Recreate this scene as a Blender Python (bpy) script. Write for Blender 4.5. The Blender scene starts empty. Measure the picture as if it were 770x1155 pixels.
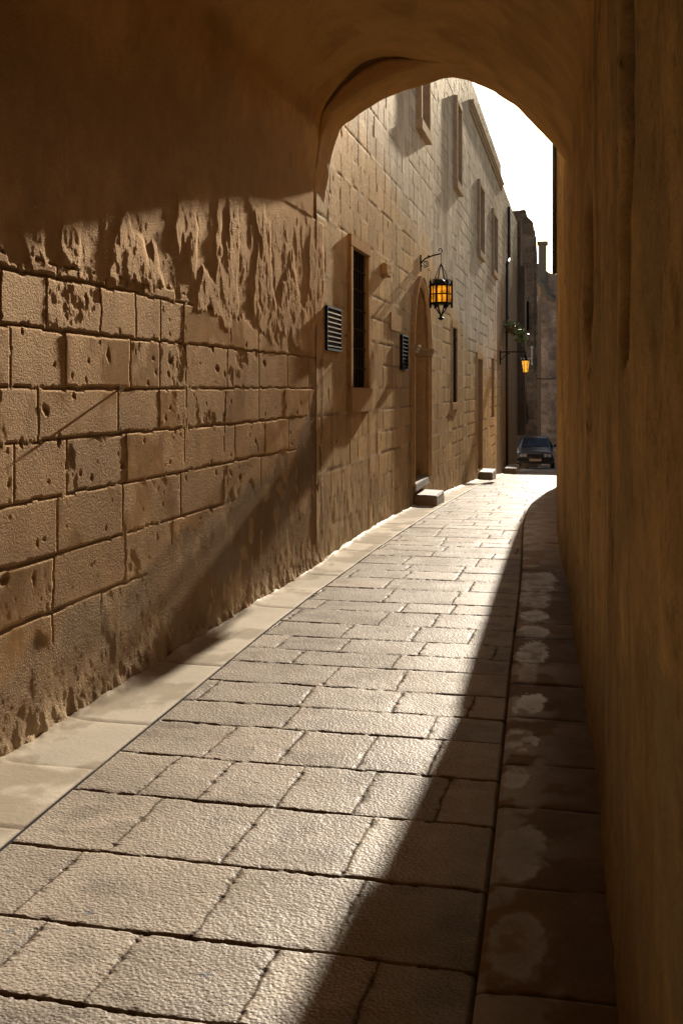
import bpy, bmesh, math, random
import numpy as np
from mathutils import Vector, Matrix
R = math.radians
random.seed(7)
rng = np.random.default_rng(11)
scene = bpy.context.scene
COL = scene.collection

# ------------------------------------------------------------------ measured geometry
F = 1290.0; CX = 385.0; HY = 438.0; H = 1.6
AL = math.atan((683-CX)/F); CA, SA = math.cos(AL), math.sin(AL)
XW = -2.53                      # face of the wall on the left of the passage
BE = R(1.31); AF = 2.30         # the facade beyond runs 1.31 deg off the passage
U = np.array([-math.sin(BE), math.cos(BE)]); M_ = np.array([math.cos(BE), math.sin(BE)])
SUN_AZ, SUN_EL = R(.85), R(16.1)

def P(px, D, z=0.0):            # photo column at depth D -> world
    xc = (px-CX)/F*D
    return np.array([xc*CA-D*SA, xc*SA+D*CA, z])
def zy(py, D): return H+(HY-py)/F*D
def ground_pt(px, py, g=0.0): return P(px, F*(H-g)/(py-HY))
def wallY(px):                  # column -> Y on the passage's left wall
    t = (px-CX)/F; D = -XW/(SA-t*CA); return P(px, D)[1]
PH = AL-BE
def facD(px): return AF/(math.sin(PH)-(px-CX)/F*math.cos(PH))
def facS(px): return (facD(px)-AF*math.sin(PH))/math.cos(PH)
def fac(s, n, z):
    return (-AF*M_[0]+s*U[0]+n*M_[0], -AF*M_[1]+s*U[1]+n*M_[1], z)

GY = np.array([-20, 12.5, 16, 20, 26, 32, 38, 45, 53, 62, 80.])
GZ = np.array([0, 0, -.07, -.24, -.50, -.84, -1.20, -1.60, -2.08, -2.55, -3.4])
def gz(y):
    y = np.asarray(y, float)
    return (np.interp(y-1, GY, GZ)+np.interp(y, GY, GZ)+np.interp(y+1, GY, GZ))/3

# ------------------------------------------------------------------ noise
def _h(ix, iy, seed):
    n = (ix.astype(np.int64)*374761393+iy.astype(np.int64)*668265263+seed*1442695041) & 0x7fffffff
    n = ((n ^ (n >> 13))*1274126177) & 0x7fffffff
    n = ((n ^ (n >> 16))*40503+12345) & 0x7fffffff
    n = (n ^ (n >> 15))
    return (n & 0xfffff)/float(0xfffff)
def vn(x, y, seed=0):
    x0 = np.floor(x); y0 = np.floor(y); fx = x-x0; fy = y-y0
    fx = fx*fx*fx*(fx*(fx*6-15)+10); fy = fy*fy*fy*(fy*(fy*6-15)+10)
    a = _h(x0, y0, seed); b = _h(x0+1, y0, seed); c = _h(x0, y0+1, seed); d = _h(x0+1, y0+1, seed)
    return (a*(1-fx)+b*fx)*(1-fy)+(c*(1-fx)+d*fx)*fy
def fbm(x, y, seed=0, o=4, g=.5):
    s = 0; a = 1; t = 0
    for k in range(o):
        s = s+a*vn(x*2**k+17.3*k, y*2**k-9.1*k, seed+k*31); t += a; a *= g
    return s/t
def sst(a, b, x):
    t = np.clip((x-a)/(b-a), 0, 1); return t*t*(3-2*t)
def mixc(a, b, t): return a+(np.asarray(b)-a)*t[..., None]

# ------------------------------------------------------------------ object helpers
def put(o, parent=None):
    COL.objects.link(o)
    if parent is not None: o.parent = parent
    return o
def thing(name, label, cat, loc=(0, 0, 0), group=None):
    o = bpy.data.objects.new(name, None); COL.objects.link(o)
    o.location = loc; o.empty_display_size = .2
    o['label'] = label; o['category'] = cat
    if group: o['group'] = group
    return o
def tag(o, label=None, cat=None, group=None, kind=None):
    if label: o['label'] = label
    if cat: o['category'] = cat
    if group: o['group'] = group
    if kind: o['kind'] = kind
    return o
def org(parent):
    p = Vector((0, 0, 0))
    while parent is not None:
        p += parent.location; parent = parent.parent
    return p
def np_mesh(name, V, quads, mat, parent=None, smooth=True, attrs=None, col=None):
    me = bpy.data.meshes.new(name)
    off = np.array(org(parent)); V = np.asarray(V, float)-off
    quads = np.asarray(quads, np.int32)
    me.vertices.add(len(V)); me.vertices.foreach_set('co', V.astype(np.float32).ravel())
    nq = len(quads)
    me.loops.add(nq*4); me.loops.foreach_set('vertex_index', quads.ravel())
    me.polygons.add(nq)
    me.polygons.foreach_set('loop_start', np.arange(0, nq*4, 4, dtype=np.int32))
    me.update(calc_edges=True)
    me.polygons.foreach_set('use_smooth', np.full(nq, smooth))
    if col is not None:
        a = me.color_attributes.new('col', 'FLOAT_COLOR', 'POINT')
        c = np.ones((len(V), 4), np.float32); c[:, :3] = np.clip(col, 0, 1); a.data.foreach_set('color', c.ravel())
    for k, v in (attrs or {}).items():
        a = me.attributes.new(k, 'FLOAT', 'POINT'); a.data.foreach_set('value', np.asarray(v, np.float32).ravel())
    me.materials.append(mat)
    return put(bpy.data.objects.new(name, me), parent)
def grid_quads(n, m, keep=None):
    i = np.arange(n-1)[:, None]*m+np.arange(m-1)[None, :]
    q = np.stack([i, i+m, i+m+1, i+1], -1).reshape(-1, 4)
    if keep is not None: q = q[keep.ravel()]
    return q
class MB:
    """collects simple shapes (world coordinates) into one mesh"""
    def __init__(s): s.bm = bmesh.new()
    def hexa(s, c):
        v = [s.bm.verts.new(p) for p in c]
        for f in ((0, 3, 2, 1), (4, 5, 6, 7), (0, 1, 5, 4), (1, 2, 6, 5), (2, 3, 7, 6), (3, 0, 4, 7)):
            s.bm.faces.new([v[k] for k in f])
        return s
    def box(s, x0, x1, y0, y1, z0, z1):
        return s.hexa([(x0, y0, z0), (x1, y0, z0), (x1, y1, z0), (x0, y1, z0), (x0, y0, z1), (x1, y0, z1), (x1, y1, z1), (x0, y1, z1)])
    def fbox(s, s0, s1, n0, n1, z0, z1):      # box in facade coordinates
        return s.hexa([fac(s0, n0, z0), fac(s0, n1, z0), fac(s1, n1, z0), fac(s1, n0, z0), fac(s0, n0, z1), fac(s0, n1, z1), fac(s1, n1, z1), fac(s1, n0, z1)])
    def tube(s, pts, r, k=8, r1=None, caps=True):
        pts = [Vector(p) for p in pts]; rings = []; n = len(pts)
        up = Vector((0, 0, 1))
        for i, p in enumerate(pts):
            d = (pts[min(i+1, n-1)]-pts[max(i-1, 0)]).normalized()
            a = d.cross(up if abs(d.z) < .95 else Vector((1, 0, 0))).normalized(); b = d.cross(a)
            rr = r if r1 is None else r+(r1-r)*i/(n-1)
            rings.append([s.bm.verts.new(p+(a*math.cos(2*math.pi*j/k)+b*math.sin(2*math.pi*j/k))*rr) for j in range(k)])
        for i in range(n-1):
            for j in range(k):
                s.bm.faces.new([rings[i][j], rings[i][(j+1) % k], rings[i+1][(j+1) % k], rings[i+1][j]])
        if caps:
            s.bm.faces.new(rings[0][::-1]); s.bm.faces.new(rings[-1])
        return s
    def prism(s, c, prof, k=6, rot=0.0, caps=True):   # rings (radius, z) about a vertical axis at c
        rings = []
        for r, z in prof:
            rings.append([s.bm.verts.new((c[0]+r*math.cos(rot+2*math.pi*j/k), c[1]+r*math.sin(rot+2*math.pi*j/k), c[2]+z)) for j in range(k)])
        for a, b in zip(rings, rings[1:]):
            for j in range(k): s.bm.faces.new([a[j], a[(j+1) % k], b[(j+1) % k], b[j]])
        if caps: s.bm.faces.new(rings[0][::-1]); s.bm.faces.new(rings[-1])
        return s
    def poly(s, pts):
        s.bm.faces.new([s.bm.verts.new(p) for p in pts]); return s
    def build(s, name, mat, parent=None, bevel=0, smooth=False, seg=2, rough=0):
        bmesh.ops.recalc_face_normals(s.bm, faces=s.bm.faces)
        if bevel:
            bmesh.ops.bevel(s.bm, geom=list(s.bm.edges), offset=bevel, segments=seg, affect='EDGES', clamp_overlap=True)
        if rough:      # chipped stone: cut up and jitter
            bmesh.ops.subdivide_edges(s.bm, edges=[e for e in s.bm.edges if e.calc_length() > .06], cuts=3, use_grid_fill=True)
            for v in s.bm.verts:
                v.co += Vector((random.uniform(-1, 1), random.uniform(-1, 1), random.uniform(-1, 1)))*rough
        off = org(parent)
        for v in s.bm.verts: v.co -= off
        me = bpy.data.meshes.new(name); s.bm.to_mesh(me); s.bm.free()
        if smooth:
            for p in me.polygons: p.use_smooth = True
        me.materials.append(mat)
        return put(bpy.data.objects.new(name, me), parent)

# ------------------------------------------------------------------ materials
def nt(name):
    m = bpy.data.materials.new(name); m.use_nodes = True; t = m.node_tree; t.nodes.clear()
    out = t.nodes.new('ShaderNodeOutputMaterial'); b = t.nodes.new('ShaderNodeBsdfPrincipled')
    t.links.new(b.outputs[0], out.inputs[0]); return m, t, b
def N(t, typ, **kw):
    n = t.nodes.new(typ)
    for k, v in kw.items():
        if k in n.inputs: n.inputs[k].default_value = v
        else: setattr(n, k, v)
    return n
def stone(name, base=None, rough=.85, bumps=((60, .004, .8), (14, .01, .4)), fine=(90, .78, 1.18), mid=(7, .85, 1.12), spec=.3, streak=False, rough_attr=None, vor=None, bk=False, sheen=None):
    """albedo: 'col' point colours (or one base colour) broken up by noise; relief: stacked bump noise"""
    m, t, b = nt(name); L = t.links.new
    tc = N(t, 'ShaderNodeTexCoord'); src = tc.outputs['Object']
    def ramp(sc, lo, hi, det=4):
        n = N(t, 'ShaderNodeTexNoise', Scale=sc, Detail=float(det), Roughness=.6); L(src, n.inputs['Vector'])
        r = N(t, 'ShaderNodeMapRange'); r.inputs['From Min'].default_value = .3; r.inputs['From Max'].default_value = .7
        r.inputs['To Min'].default_value = lo; r.inputs['To Max'].default_value = hi; L(n.outputs[0], r.inputs[0]); return r.outputs[0]
    if base is None:
        a = N(t, 'ShaderNodeAttribute'); a.attribute_name = 'col'; c = a.outputs['Color']
    else:
        a = N(t, 'ShaderNodeRGB'); a.outputs[0].default_value = (*base, 1); c = a.outputs[0]
    for f in (fine, mid):
        if not f: continue
        v = N(t, 'ShaderNodeVectorMath', operation='SCALE'); L(c, v.inputs[0]); L(ramp(*f), v.inputs['Scale']); c = v.outputs[0]
    L(c, b.inputs['Base Color'])
    b.inputs['Roughness'].default_value = rough; b.inputs['Specular IOR Level'].default_value = spec
    if rough_attr:
        ra = N(t, 'ShaderNodeAttribute'); ra.attribute_name = rough_attr; L(ra.outputs['Fac'], b.inputs['Roughness'])
    prev = None
    for k, (sc, dist, st) in enumerate(bumps):
        if vor and k == 0:
            n = N(t, 'ShaderNodeTexVoronoi', Scale=float(sc)); n.feature = 'SMOOTH_F1'; o = n.outputs['Distance']
        else:
            n = N(t, 'ShaderNodeTexNoise', Scale=float(sc), Detail=5.0, Roughness=.62); o = n.outputs[0]
        vec = src
        if streak:
            mp = N(t, 'ShaderNodeMapping'); mp.inputs['Scale'].default_value = (1, 1, .38); L(src, mp.inputs[0]); vec = mp.outputs[0]
        L(vec, n.inputs['Vector'])
        bp = N(t, 'ShaderNodeBump', Strength=st, Distance=dist)
        if vor and k == 0: bp.invert = False
        L(o, bp.inputs['Height'])
        if bk:
            ba = N(t, 'ShaderNodeAttribute'); ba.attribute_name = 'bk'; mm = N(t, 'ShaderNodeMath', operation='MULTIPLY')
            L(ba.outputs['Fac'], mm.inputs[0]); mm.inputs[1].default_value = st; L(mm.outputs[0], bp.inputs['Strength'])
        if prev: L(prev, bp.inputs['Normal'])
        prev = bp.outputs[0]
    if prev: L(prev, b.inputs['Normal'])
    if sheen:      # faint warm mineral gloss seen against the light
        gl = N(t, 'ShaderNodeBsdfGlossy'); gl.inputs['Color'].default_value = (*sheen[1], 1); gl.inputs['Roughness'].default_value = sheen[2]
        if prev: L(prev, gl.inputs['Normal'])
        mx = N(t, 'ShaderNodeMixShader'); mx.inputs[0].default_value = sheen[0]
        if len(sheen) > 3:
            sa_ = N(t, 'ShaderNodeAttribute'); sa_.attribute_name = sheen[3]; L(sa_.outputs['Fac'], mx.inputs[0])
        L(b.outputs[0], mx.inputs[1]); L(gl.outputs[0], mx.inputs[2]); out = [n for n in t.nodes if n.type == 'OUTPUT_MATERIAL'][0]; L(mx.outputs[0], out.inputs[0])
    return m
def plain(name, c, rough=.6, metal=0, noise=.15, emit=0, spec=.5, ecol=None):
    m, t, b = nt(name); L = t.links.new
    n = N(t, 'ShaderNodeTexNoise', Scale=18., Detail=4.); tc = N(t, 'ShaderNodeTexCoord'); L(tc.outputs['Object'], n.inputs['Vector'])
    r = N(t, 'ShaderNodeMapRange'); r.inputs['From Min'].default_value = .3; r.inputs['From Max'].default_value = .7
    r.inputs['To Min'].default_value = 1-noise; r.inputs['To Max'].default_value = 1+noise; L(n.outputs[0], r.inputs[0])
    a = N(t, 'ShaderNodeRGB'); a.outputs[0].default_value = (*c, 1)
    v = N(t, 'ShaderNodeVectorMath', operation='SCALE'); L(a.outputs[0], v.inputs[0]); L(r.outputs[0], v.inputs['Scale'])
    L(v.outputs[0], b.inputs['Base Color'])
    b.inputs['Roughness'].default_value = rough; b.inputs['Metallic'].default_value = metal; b.inputs['Specular IOR Level'].default_value = spec
    if emit:
        r2 = N(t, 'ShaderNodeMapRange'); r2.inputs['From Min'].default_value = .35; r2.inputs['From Max'].default_value = .65
        r2.inputs['To Min'].default_value = emit*.45; r2.inputs['To Max'].default_value = emit*1.3; L(n.outputs[0], r2.inputs[0])
        b.inputs['Emission Color'].default_value = (*(ecol or c), 1); L(r2.outputs[0], b.inputs['Emission Strength'])
    return m
M = {}
M['oldwall'] = stone('weathered_limestone_wall', bumps=((105, .012, 1.), (38, .010, .5)), rough=.82, spec=.0, bk=True, sheen=(.10, (1., .73, .48), .62), fine=(120, .78, 1.2))
M['facade'] = stone('facade_limestone', bumps=((60, .012, .9), (150, .004, .5)), rough=.8, spec=0., sheen=(.085, (1., .88, .70), .6), streak=True, fine=(60, .8, 1.18))
M['vault'] = stone('ochre_plaster', bumps=((30, .004, .5), (5, .02, .4)), rough=.9, spec=.15, fine=(40, .9, 1.08), mid=(3, .88, 1.1))
M['rightwall'] = stone('streaked_ochre_plaster', bumps=((70, .006, .9), (16, .014, .7)), rough=.85, spec=.08, fine=(70, .85, 1.12), mid=(6, .85, 1.12))
M['paving'] = stone('picked_stone_paving', bumps=((98, .0048, .55), (40, .005, .32), (260, .0016, .6)), vor=True, rough=.65, spec=0., sheen=(.045, (1., .97, .93), .5, 'gloss'), fine=(150, .66, 1.25), mid=(9, .88, 1.1), rough_attr='rough')
M['strip'] = stone('smooth_limestone_flags', bumps=((45, .003, .5), (6, .004, .3)), rough=.7, spec=0., sheen=(.035, (1., .95, .88), .5), fine=(110, .93, 1.06), mid=(5, .93, 1.05))
M['walk'] = stone('worn_dark_flags', bumps=((70, .002, .5), (11, .006, .4)), rough=.6, spec=.06, fine=(120, .85, 1.15), mid=(8, .9, 1.1), rough_attr='rough')
M['trim'] = stone('cut_limestone_trim', base=(.45, .29, .15), bumps=((40, .010, .8), (9, .01, .3)), rough=.9, spec=0., streak=True, sheen=(.07, (1., .82, .62), .62))
M['trim_pale'] = stone('pale_cut_limestone_trim', base=(.42, .33, .235), bumps=((40, .010, .8), (9, .01, .3)), rough=.9, spec=0., streak=True, sheen=(.07, (1., .82, .62), .62))
M['step'] = stone('doorstep_stone', base=(.30, .235, .16), bumps=((60, .006, .8), (10, .012, .6)), rough=.8, spec=.25)
M['far'] = stone('far_rubble_stone', bumps=((6, .05, .8), (1.6, .1, .5)), rough=.95, spec=.1, fine=(9, .7, 1.25), mid=(1.3, .8, 1.2))
M['iron'] = plain('black_wrought_iron', (.010, .009, .008), .6, .1, spec=.2)
M['dark'] = plain('dark_interior', (.008, .007, .006), .9)
M['glass'] = plain('dark_window_glass', (.006, .006, .006), .95, 0, .1, spec=.0)
M['wood'] = plain('dark_brown_wood', (.07, .035, .018), .55)
M['shutter'] = plain('weathered_brown_shutter', (.13, .075, .045), .6)
M['greybar'] = plain('grey_painted_bars', (.07, .06, .05), .9, 0, spec=.0)
M['vent'] = plain('black_painted_vent', (.012, .012, .013), .8, spec=.1)
M['slat'] = plain('white_enamel_slat', (.75, .75, .74), .35, noise=.05)
M['amber'] = plain('lit_amber_glass', (.9, .42, .04), .3, noise=.25, emit=.42, ecol=(1., .36, .012))
M['amber2'] = plain('lit_yellow_glass', (.9, .5, .1), .3, noise=.1, emit=.5, ecol=(1., .45, .05))
M['pipe'] = plain('dark_downpipe', (.03, .024, .02), .5)
M['white'] = plain('white_paint', (.7, .7, .68), .4)
M['leaf'] = plain('green_leaf', (.10, .16, .035), .45, noise=.4)
M['petal'] = plain('pale_petal', (.6, .55, .42), .5, noise=.2)
M['redpetal'] = plain('orange_petal', (.5, .12, .05), .5, noise=.2)
M['terracotta'] = plain('terracotta_pot', (.3, .12, .06), .8)
M['paint'] = plain('grey_car_paint', (.10, .095, .09), .3, .2, .04)
M['chrome'] = plain('dull_chrome', (.5, .5, .5), .2, 1.)
M['rubber'] = plain('black_rubber', (.012, .012, .012), .8)
M['headglass'] = plain('headlight_glass', (.45, .46, .47), .1)
M['screen'] = plain('car_windscreen_glass', (.03, .038, .05), .08, 0, .05, spec=.6)
M['plate'] = plain('number_plate', (.5, .42, .3), .5)
M['darkstone'] = stone('dark_weathered_stone', base=(.17, .125, .09), bumps=((12, .02, .8), (3, .05, .5)), rough=.95, spec=0., fine=(20, .7, 1.25), mid=(2.5, .75, 1.2))
M['soil'] = stone('ground_soil', base=(.3, .24, .17), bumps=((20, .01, .5),), rough=.95)

# ------------------------------------------------------------------ block courses
def courses(S, Z, zb, joints, warp=.006, seed=0):
    """S,Z grids; zb sorted course lines; joints[k] sorted joint positions of course k.
       -> distance to nearest joint, per block random, course index, horizontal-joint distance"""
    w1 = (fbm(S*9, Z*9, seed+3, 3)-.5)*2*warp; w2 = (fbm(S*9+40, Z*9, seed+5, 3)-.5)*2*warp
    S2 = S+w1; Z2 = Z+w2
    k = np.clip(np.searchsorted(zb, Z2)-1, 0, len(zb)-2)
    zb = np.asarray(zb)
    dz = np.minimum(Z2-zb[k], zb[k+1]-Z2)
    ds = np.full(S.shape, 9.); bi = np.zeros(S.shape)
    for c in range(len(zb)-1):
        mk = k == c
        if not mk.any(): continue
        j = np.asarray(joints[c]); s = S2[mk]
        i = np.searchsorted(j, s)
        lo = j[np.clip(i-1, 0, len(j)-1)]; hi = j[np.clip(i, 0, len(j)-1)]
        ds[mk] = np.minimum(np.abs(s-lo), np.abs(hi-s)); bi[mk] = i+c*131
    rnd = _h(bi, np.zeros_like(bi), seed+77); rnd2 = _h(bi, np.ones_like(bi), seed+99)
    return np.minimum(ds, np.abs(dz)), rnd, rnd2, k, ds, np.abs(dz)
def rand_joints(a, b, lo, hi):
    x = [a-random.uniform(0, hi)]
    while x[-1] < b+hi: x.append(x[-1]+random.uniform(lo, hi))
    return x
def pits(S, Z, hgt, n, s0, s1, z0, z1, rmin, rmax, depth, seed, elong=1.6):
    r = np.random.default_rng(seed); sv = S[:, 0]; zv = Z[0]
    out = np.zeros_like(hgt)
    for _ in range(n):
        cs, cz = r.uniform(s0, s1), r.uniform(z0, z1); a = rmin*(rmax/rmin)**(r.random()**2); b = a*r.uniform(.7, elong); an = r.uniform(0, 3.14)
        m = max(a, b)*1.7
        i0, i1 = np.searchsorted(sv, [cs-m, cs+m]); j0, j1 = np.searchsorted(zv, [cz-m, cz+m])
        if i1-i0 < 2 or j1-j0 < 2: continue
        ss = S[i0:i1, j0:j1]-cs; zz = Z[i0:i1, j0:j1]-cz
        u = ss*math.cos(an)+zz*math.sin(an); v = -ss*math.sin(an)+zz*math.cos(an)
        d = np.sqrt((u/a)**2+(v/b)**2)+(vn(ss*60+cs*99, zz*60, seed)-.5)*.8
        k = 1-sst(.55, 1.05, d)
        out[i0:i1, j0:j1] = np.maximum(out[i0:i1, j0:j1], k*min(depth, a*.6))
    return hgt-out, out

def axis(a, b, near, far, extra=()):
    """1-D coordinates with step growing from near (at a) to far (at b), exact lines in extra"""
    x = [a]
    while x[-1] < b: x.append(x[-1]+near+(far-near)*(x[-1]-a)/(b-a))
    x = np.array(x); x[-1] = b
    for e in extra:
        i = np.argmin(np.abs(x-e)); x[i] = e
    return np.unique(x)

# ------------------------------------------------------------------ outline of the passage
ARCH_PX = [(360, 250), (361, 215), (365, 184), (371.5, 163), (385, 144.5), (405, 129), (430, 113.5), (456, 102.5), (480, 96), (495, 90.5), (511, 88), (530, 91.5),
           (555, 102.5), (580, 119), (600, 136), (619, 153), (634, 170), (641.5, 183), (644, 200), (644.5, 230)]
YA = 10.0
arch = []
for px, py in ARCH_PX:
    yp = float(np.interp(px, [365, 385, 580, 640], [10.05, 10.32, 10.32, 9.95]))
    X = yp*math.tan(math.atan((px-CX)/F)-AL); D = -X*SA+yp*CA
    arch.append((X, zy(py, D)))
arch = np.array(arch)
def xr(y):     # face of the right-hand wall at street level
    ys = [-9, -4, -1, 0, 1, 2, 2.5, 3.1, 3.6, 4.8, 5.85, 6.9, 9.44, 10.2, 12.6, 13.6, 14.2]
    xs = [2.0, 1.5, .8, .58, .33, .125, .08, .045, .02, -.028, -.082, -.141, -.278, -.335, -.50, -.56, -.59]
    return np.interp(y, ys, xs)
XR0 = float(arch[-1, 0])

# arc-length resample
def resample(pts, n):
    pts = np.asarray(pts); d = np.r_[0, np.cumsum(np.linalg.norm(np.diff(pts, axis=0), axis=1))]
    t = np.linspace(0, d[-1], n)
    out = np.stack([np.interp(t, d, pts[:, k]) for k in range(pts.shape[1])], 1)
    for _ in range(3):
        out[1:-1] = (out[:-2]+2*out[1:-1]+out[2:])/4
    return out
A = resample(arch, 160)
ZL, ZR = A[0, 1], A[-1, 1]      # heights where the outline starts, left and right
tt = np.linspace(0, 1, 160)
nrm = np.gradient(A, axis=0); nrm = np.stack([-nrm[:, 1], nrm[:, 0]], 1); nrm /= np.linalg.norm(nrm, axis=1)[:, None]
# profile of the vault: wider than the opening on the left and top, meeting it on the right
dd = .19*sst(.15, .38, tt)*(1-sst(.38, .56, tt))+.001
V0 = A+nrm*dd[:, None]*np.array([[1, 1]])
V0[:, 0] = np.maximum(V0[:, 0], XW-.0)
V0 = resample(V0, 160)

# ================================================================== THE PASSAGE
passage = thing('vaulted_passage', 'dark covered passage with weathered left wall, ochre vault and round arch over the street', 'passage', (0, 0, 0))

def vault_col(S, L_):
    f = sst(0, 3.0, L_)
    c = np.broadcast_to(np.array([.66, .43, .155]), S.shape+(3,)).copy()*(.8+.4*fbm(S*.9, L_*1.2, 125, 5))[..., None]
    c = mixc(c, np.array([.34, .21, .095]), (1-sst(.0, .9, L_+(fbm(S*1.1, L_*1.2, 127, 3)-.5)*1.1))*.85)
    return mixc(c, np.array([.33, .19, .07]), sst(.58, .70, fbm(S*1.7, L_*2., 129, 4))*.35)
dV = np.r_[0, np.cumsum(np.linalg.norm(np.diff(V0, axis=0), axis=1))]
IV = int(np.searchsorted(dV, .75)); ZS = V0[0, 1]
# --- left wall: one mesh, limestone courses under rough plaster
ya = np.r_[np.arange(-9, 3.6, .09), axis(3.6, 10.42, .0075, .014)]
za = np.r_[np.arange(-.06, 2.45, .0085), np.arange(2.45, ZS+.80, .014)]
S, Z = np.meshgrid(ya, za, indexing='ij')
zb = [-.3, .0, .27, .55, .815, 1.09, 1.356, 1.6, 1.874, 2.125, 2.19, 2.6]
J = {8: [1, 53, 113.5, 153, 181, 207, 260, 291, 324.4, 343], 7: [12, 74, 147, 180, 209.6, 256.5, 292, 324, 348],
     6: [43, 133, 180, 210, 254, 292, 321, 348], 5: [75, 143, 208, 253, 265, 299, 325], 4: [65, 138, 204, 253, 294, 318],
     3: [60, 142, 194, 238, 290, 330]}
joints = []
for c in range(len(zb)-1):
    if c in J:
        k = [wallY(p) for p in J[c]]; left = []
        x = k[0]
        while x > -9.5: x -= random.uniform(.45, .75); left.append(x)
        joints.append(sorted(left+k)+[12.])
    elif c == 9: joints.append(rand_joints(-10, 11, .12, .35))
    else: joints.append(rand_joints(-10, 11, .45, .8))
jd, r1, r2, kc, jds, jdz = courses(S, Z, zb, joints, .011, 5)
# plaster covers the wall above an irregular edge
edge = np.interp(S, [-9, 4.4, 5.3, 5.8, 6.5, 7.2, 8.0, 8.8, 9.5, 10.2], [2.2, 2.16, 2.20, 2.25, 2.16, 2.10, 2.04, 2.03, 1.95, 1.85])
edge = edge+(fbm(S*3.2, Z*0+3, 41, 4)-.5)*.20+(fbm(S*9, Z*9, 43, 4)-.5)*.14
pl = sst(-.012, .012, Z-edge)
# render left on the bottom courses, higher up towards the arch
elow = np.interp(S, [-9, 4.5, 6, 8, 9.2, 9.6, 10.2], [.30, .36, .62, .92, 1.05, 1.35, 1.9])+(fbm(S*2.3, Z*2.3, 61, 4)-.5)*.35
low = 1-sst(-.05, .06, Z-elow)
jw = .0020+.0038*fbm(S*4, Z*4, 9, 2)
jw = jw+.0050*(jdz < jds)*sst(.55, .8, vn(S*1.1, kc*7.3, 12))
joint = (1-sst(jw*.55, jw*1.35, jd))*(1-pl)*(1-low*.94)
blockh = (r1-.5)*.0020
fine = (fbm(S*26, Z*26, 2, 4)-.5)*.0004+(fbm(S*2.5, Z*2.5, 4, 3)-.5)*.0025
erode = sst(.52, .78, fbm(S*6.5+r2*30, Z*6.5, 21, 4))*sst(.50, .66, r2)
hb = blockh+fine-.0075*joint-.0002*np.exp(-(jd/.012)**2)-erode*(.0003+.0035*fbm(S*38, Z*38, 8, 3))
hb, pt = pits(S, Z, hb, 280, 3.8, 10, .6, 2.2, .004, .022, .009, 5, 2.4)
pt = pt*(1-pl)
# plaster: vertical ragged flakes that catch the grazing sun
iso = 1-sst(6.6, 8.2, S+(fbm(S*2, Z*2, 36, 2)-.5))
fl = fbm(S*8+2.2*fbm(S*3, Z*2, 30, 2), Z*4.4, 31, 5, .58); fl = fl*(1-iso)+fbm(S*6.5+1.5*fbm(S*3, Z*3, 28, 2), Z*6.5, 29, 5, .55)*iso; fl2 = fbm(S*30, Z*20, 33, 4, .6); patch = fbm(S*1.6, Z*1.1, 35, 3)
flake = sst(.50, .57, fbm(S*2.4+5, Z*1.5, 37, 4))
qt = 1-.85*sst(2.7, 3.2, Z); hp = .002+((fl-.5)*.0052+(fl2-.5)*.0009-.004*flake)*qt
hl = -.001+(fbm(S*4, Z*4, 51, 5, .55)-.5)*.008*(.28+.9*np.exp(-Z/.25))+(fbm(S*22, Z*14, 53, 4)-.5)*.0004-.006*joint
foot = np.exp(-np.maximum(Z, 0)/.09)
hl = hl+foot*(.006+.035*fbm(S*13, Z*12, 55, 5))
hh = hb*(1-low)+hl*low
hh = hh*(1-pl)+(hp*(1-low)+hl*low)*pl
c0 = np.array([.47, .285, .125]); 
col = np.broadcast_to(c0, S.shape+(3,)).copy()
col *= (.80+.34*r1)[..., None]
col = mixc(col, np.array([.50, .36, .21]), .5*sst(.5, .8, r2)*(1-pl))
col *= (.78+.44*fbm(S*2.2, Z*2.2, 71, 4))[..., None]
plc = np.array([.54, .345, .17])*(.72+.5*fbm(S*4, Z*2.2, 73, 4))[..., None]
col = mixc(col, plc, pl)
dirt = np.array([.17, .105, .055])*(.65+.8*fbm(S*3.2, Z*2.6, 75, 5))[..., None]
grey = np.array([.21, .175, .13])
lowc = mixc(dirt, grey, sst(.5, .68, fbm(S*1.7, Z*1.9, 77, 4))*.8)
lowc = mixc(lowc, np.array([.42, .30, .18]), sst(.58, .66, fbm(S*7, Z*5, 79, 4))*.8)
col = mixc(col, lowc, low)
col = mixc(col, np.array([.50, .39, .26]), np.clip(foot*1.6-.15, 0, 1)*sst(.25, .5, fbm(S*8, Z*8, 81, 3)))
col = mixc(col, np.array([.10, .06, .03]), joint*.75*(1-low*.6))
col = mixc(col, np.array([.15, .095, .05]), np.clip(pt/.01, 0, 1)*.6)
col *= (.80+.4*fbm(S*7, Z*7, 82, 4))[..., None]
stain = sst(.52, .75, fbm(S*.9, Z*2.2, 83, 4)); col *= (1-.28*stain)[..., None]
# browner tone high on the wall, easing into the vault colour
high_tone = sst(2.5, 3.2, Z+.5*(fbm(S*1.5, Z*1.5, 85, 3)-.5)); col = mixc(col, np.array([.36, .225, .11]), high_tone*.7)
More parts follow.
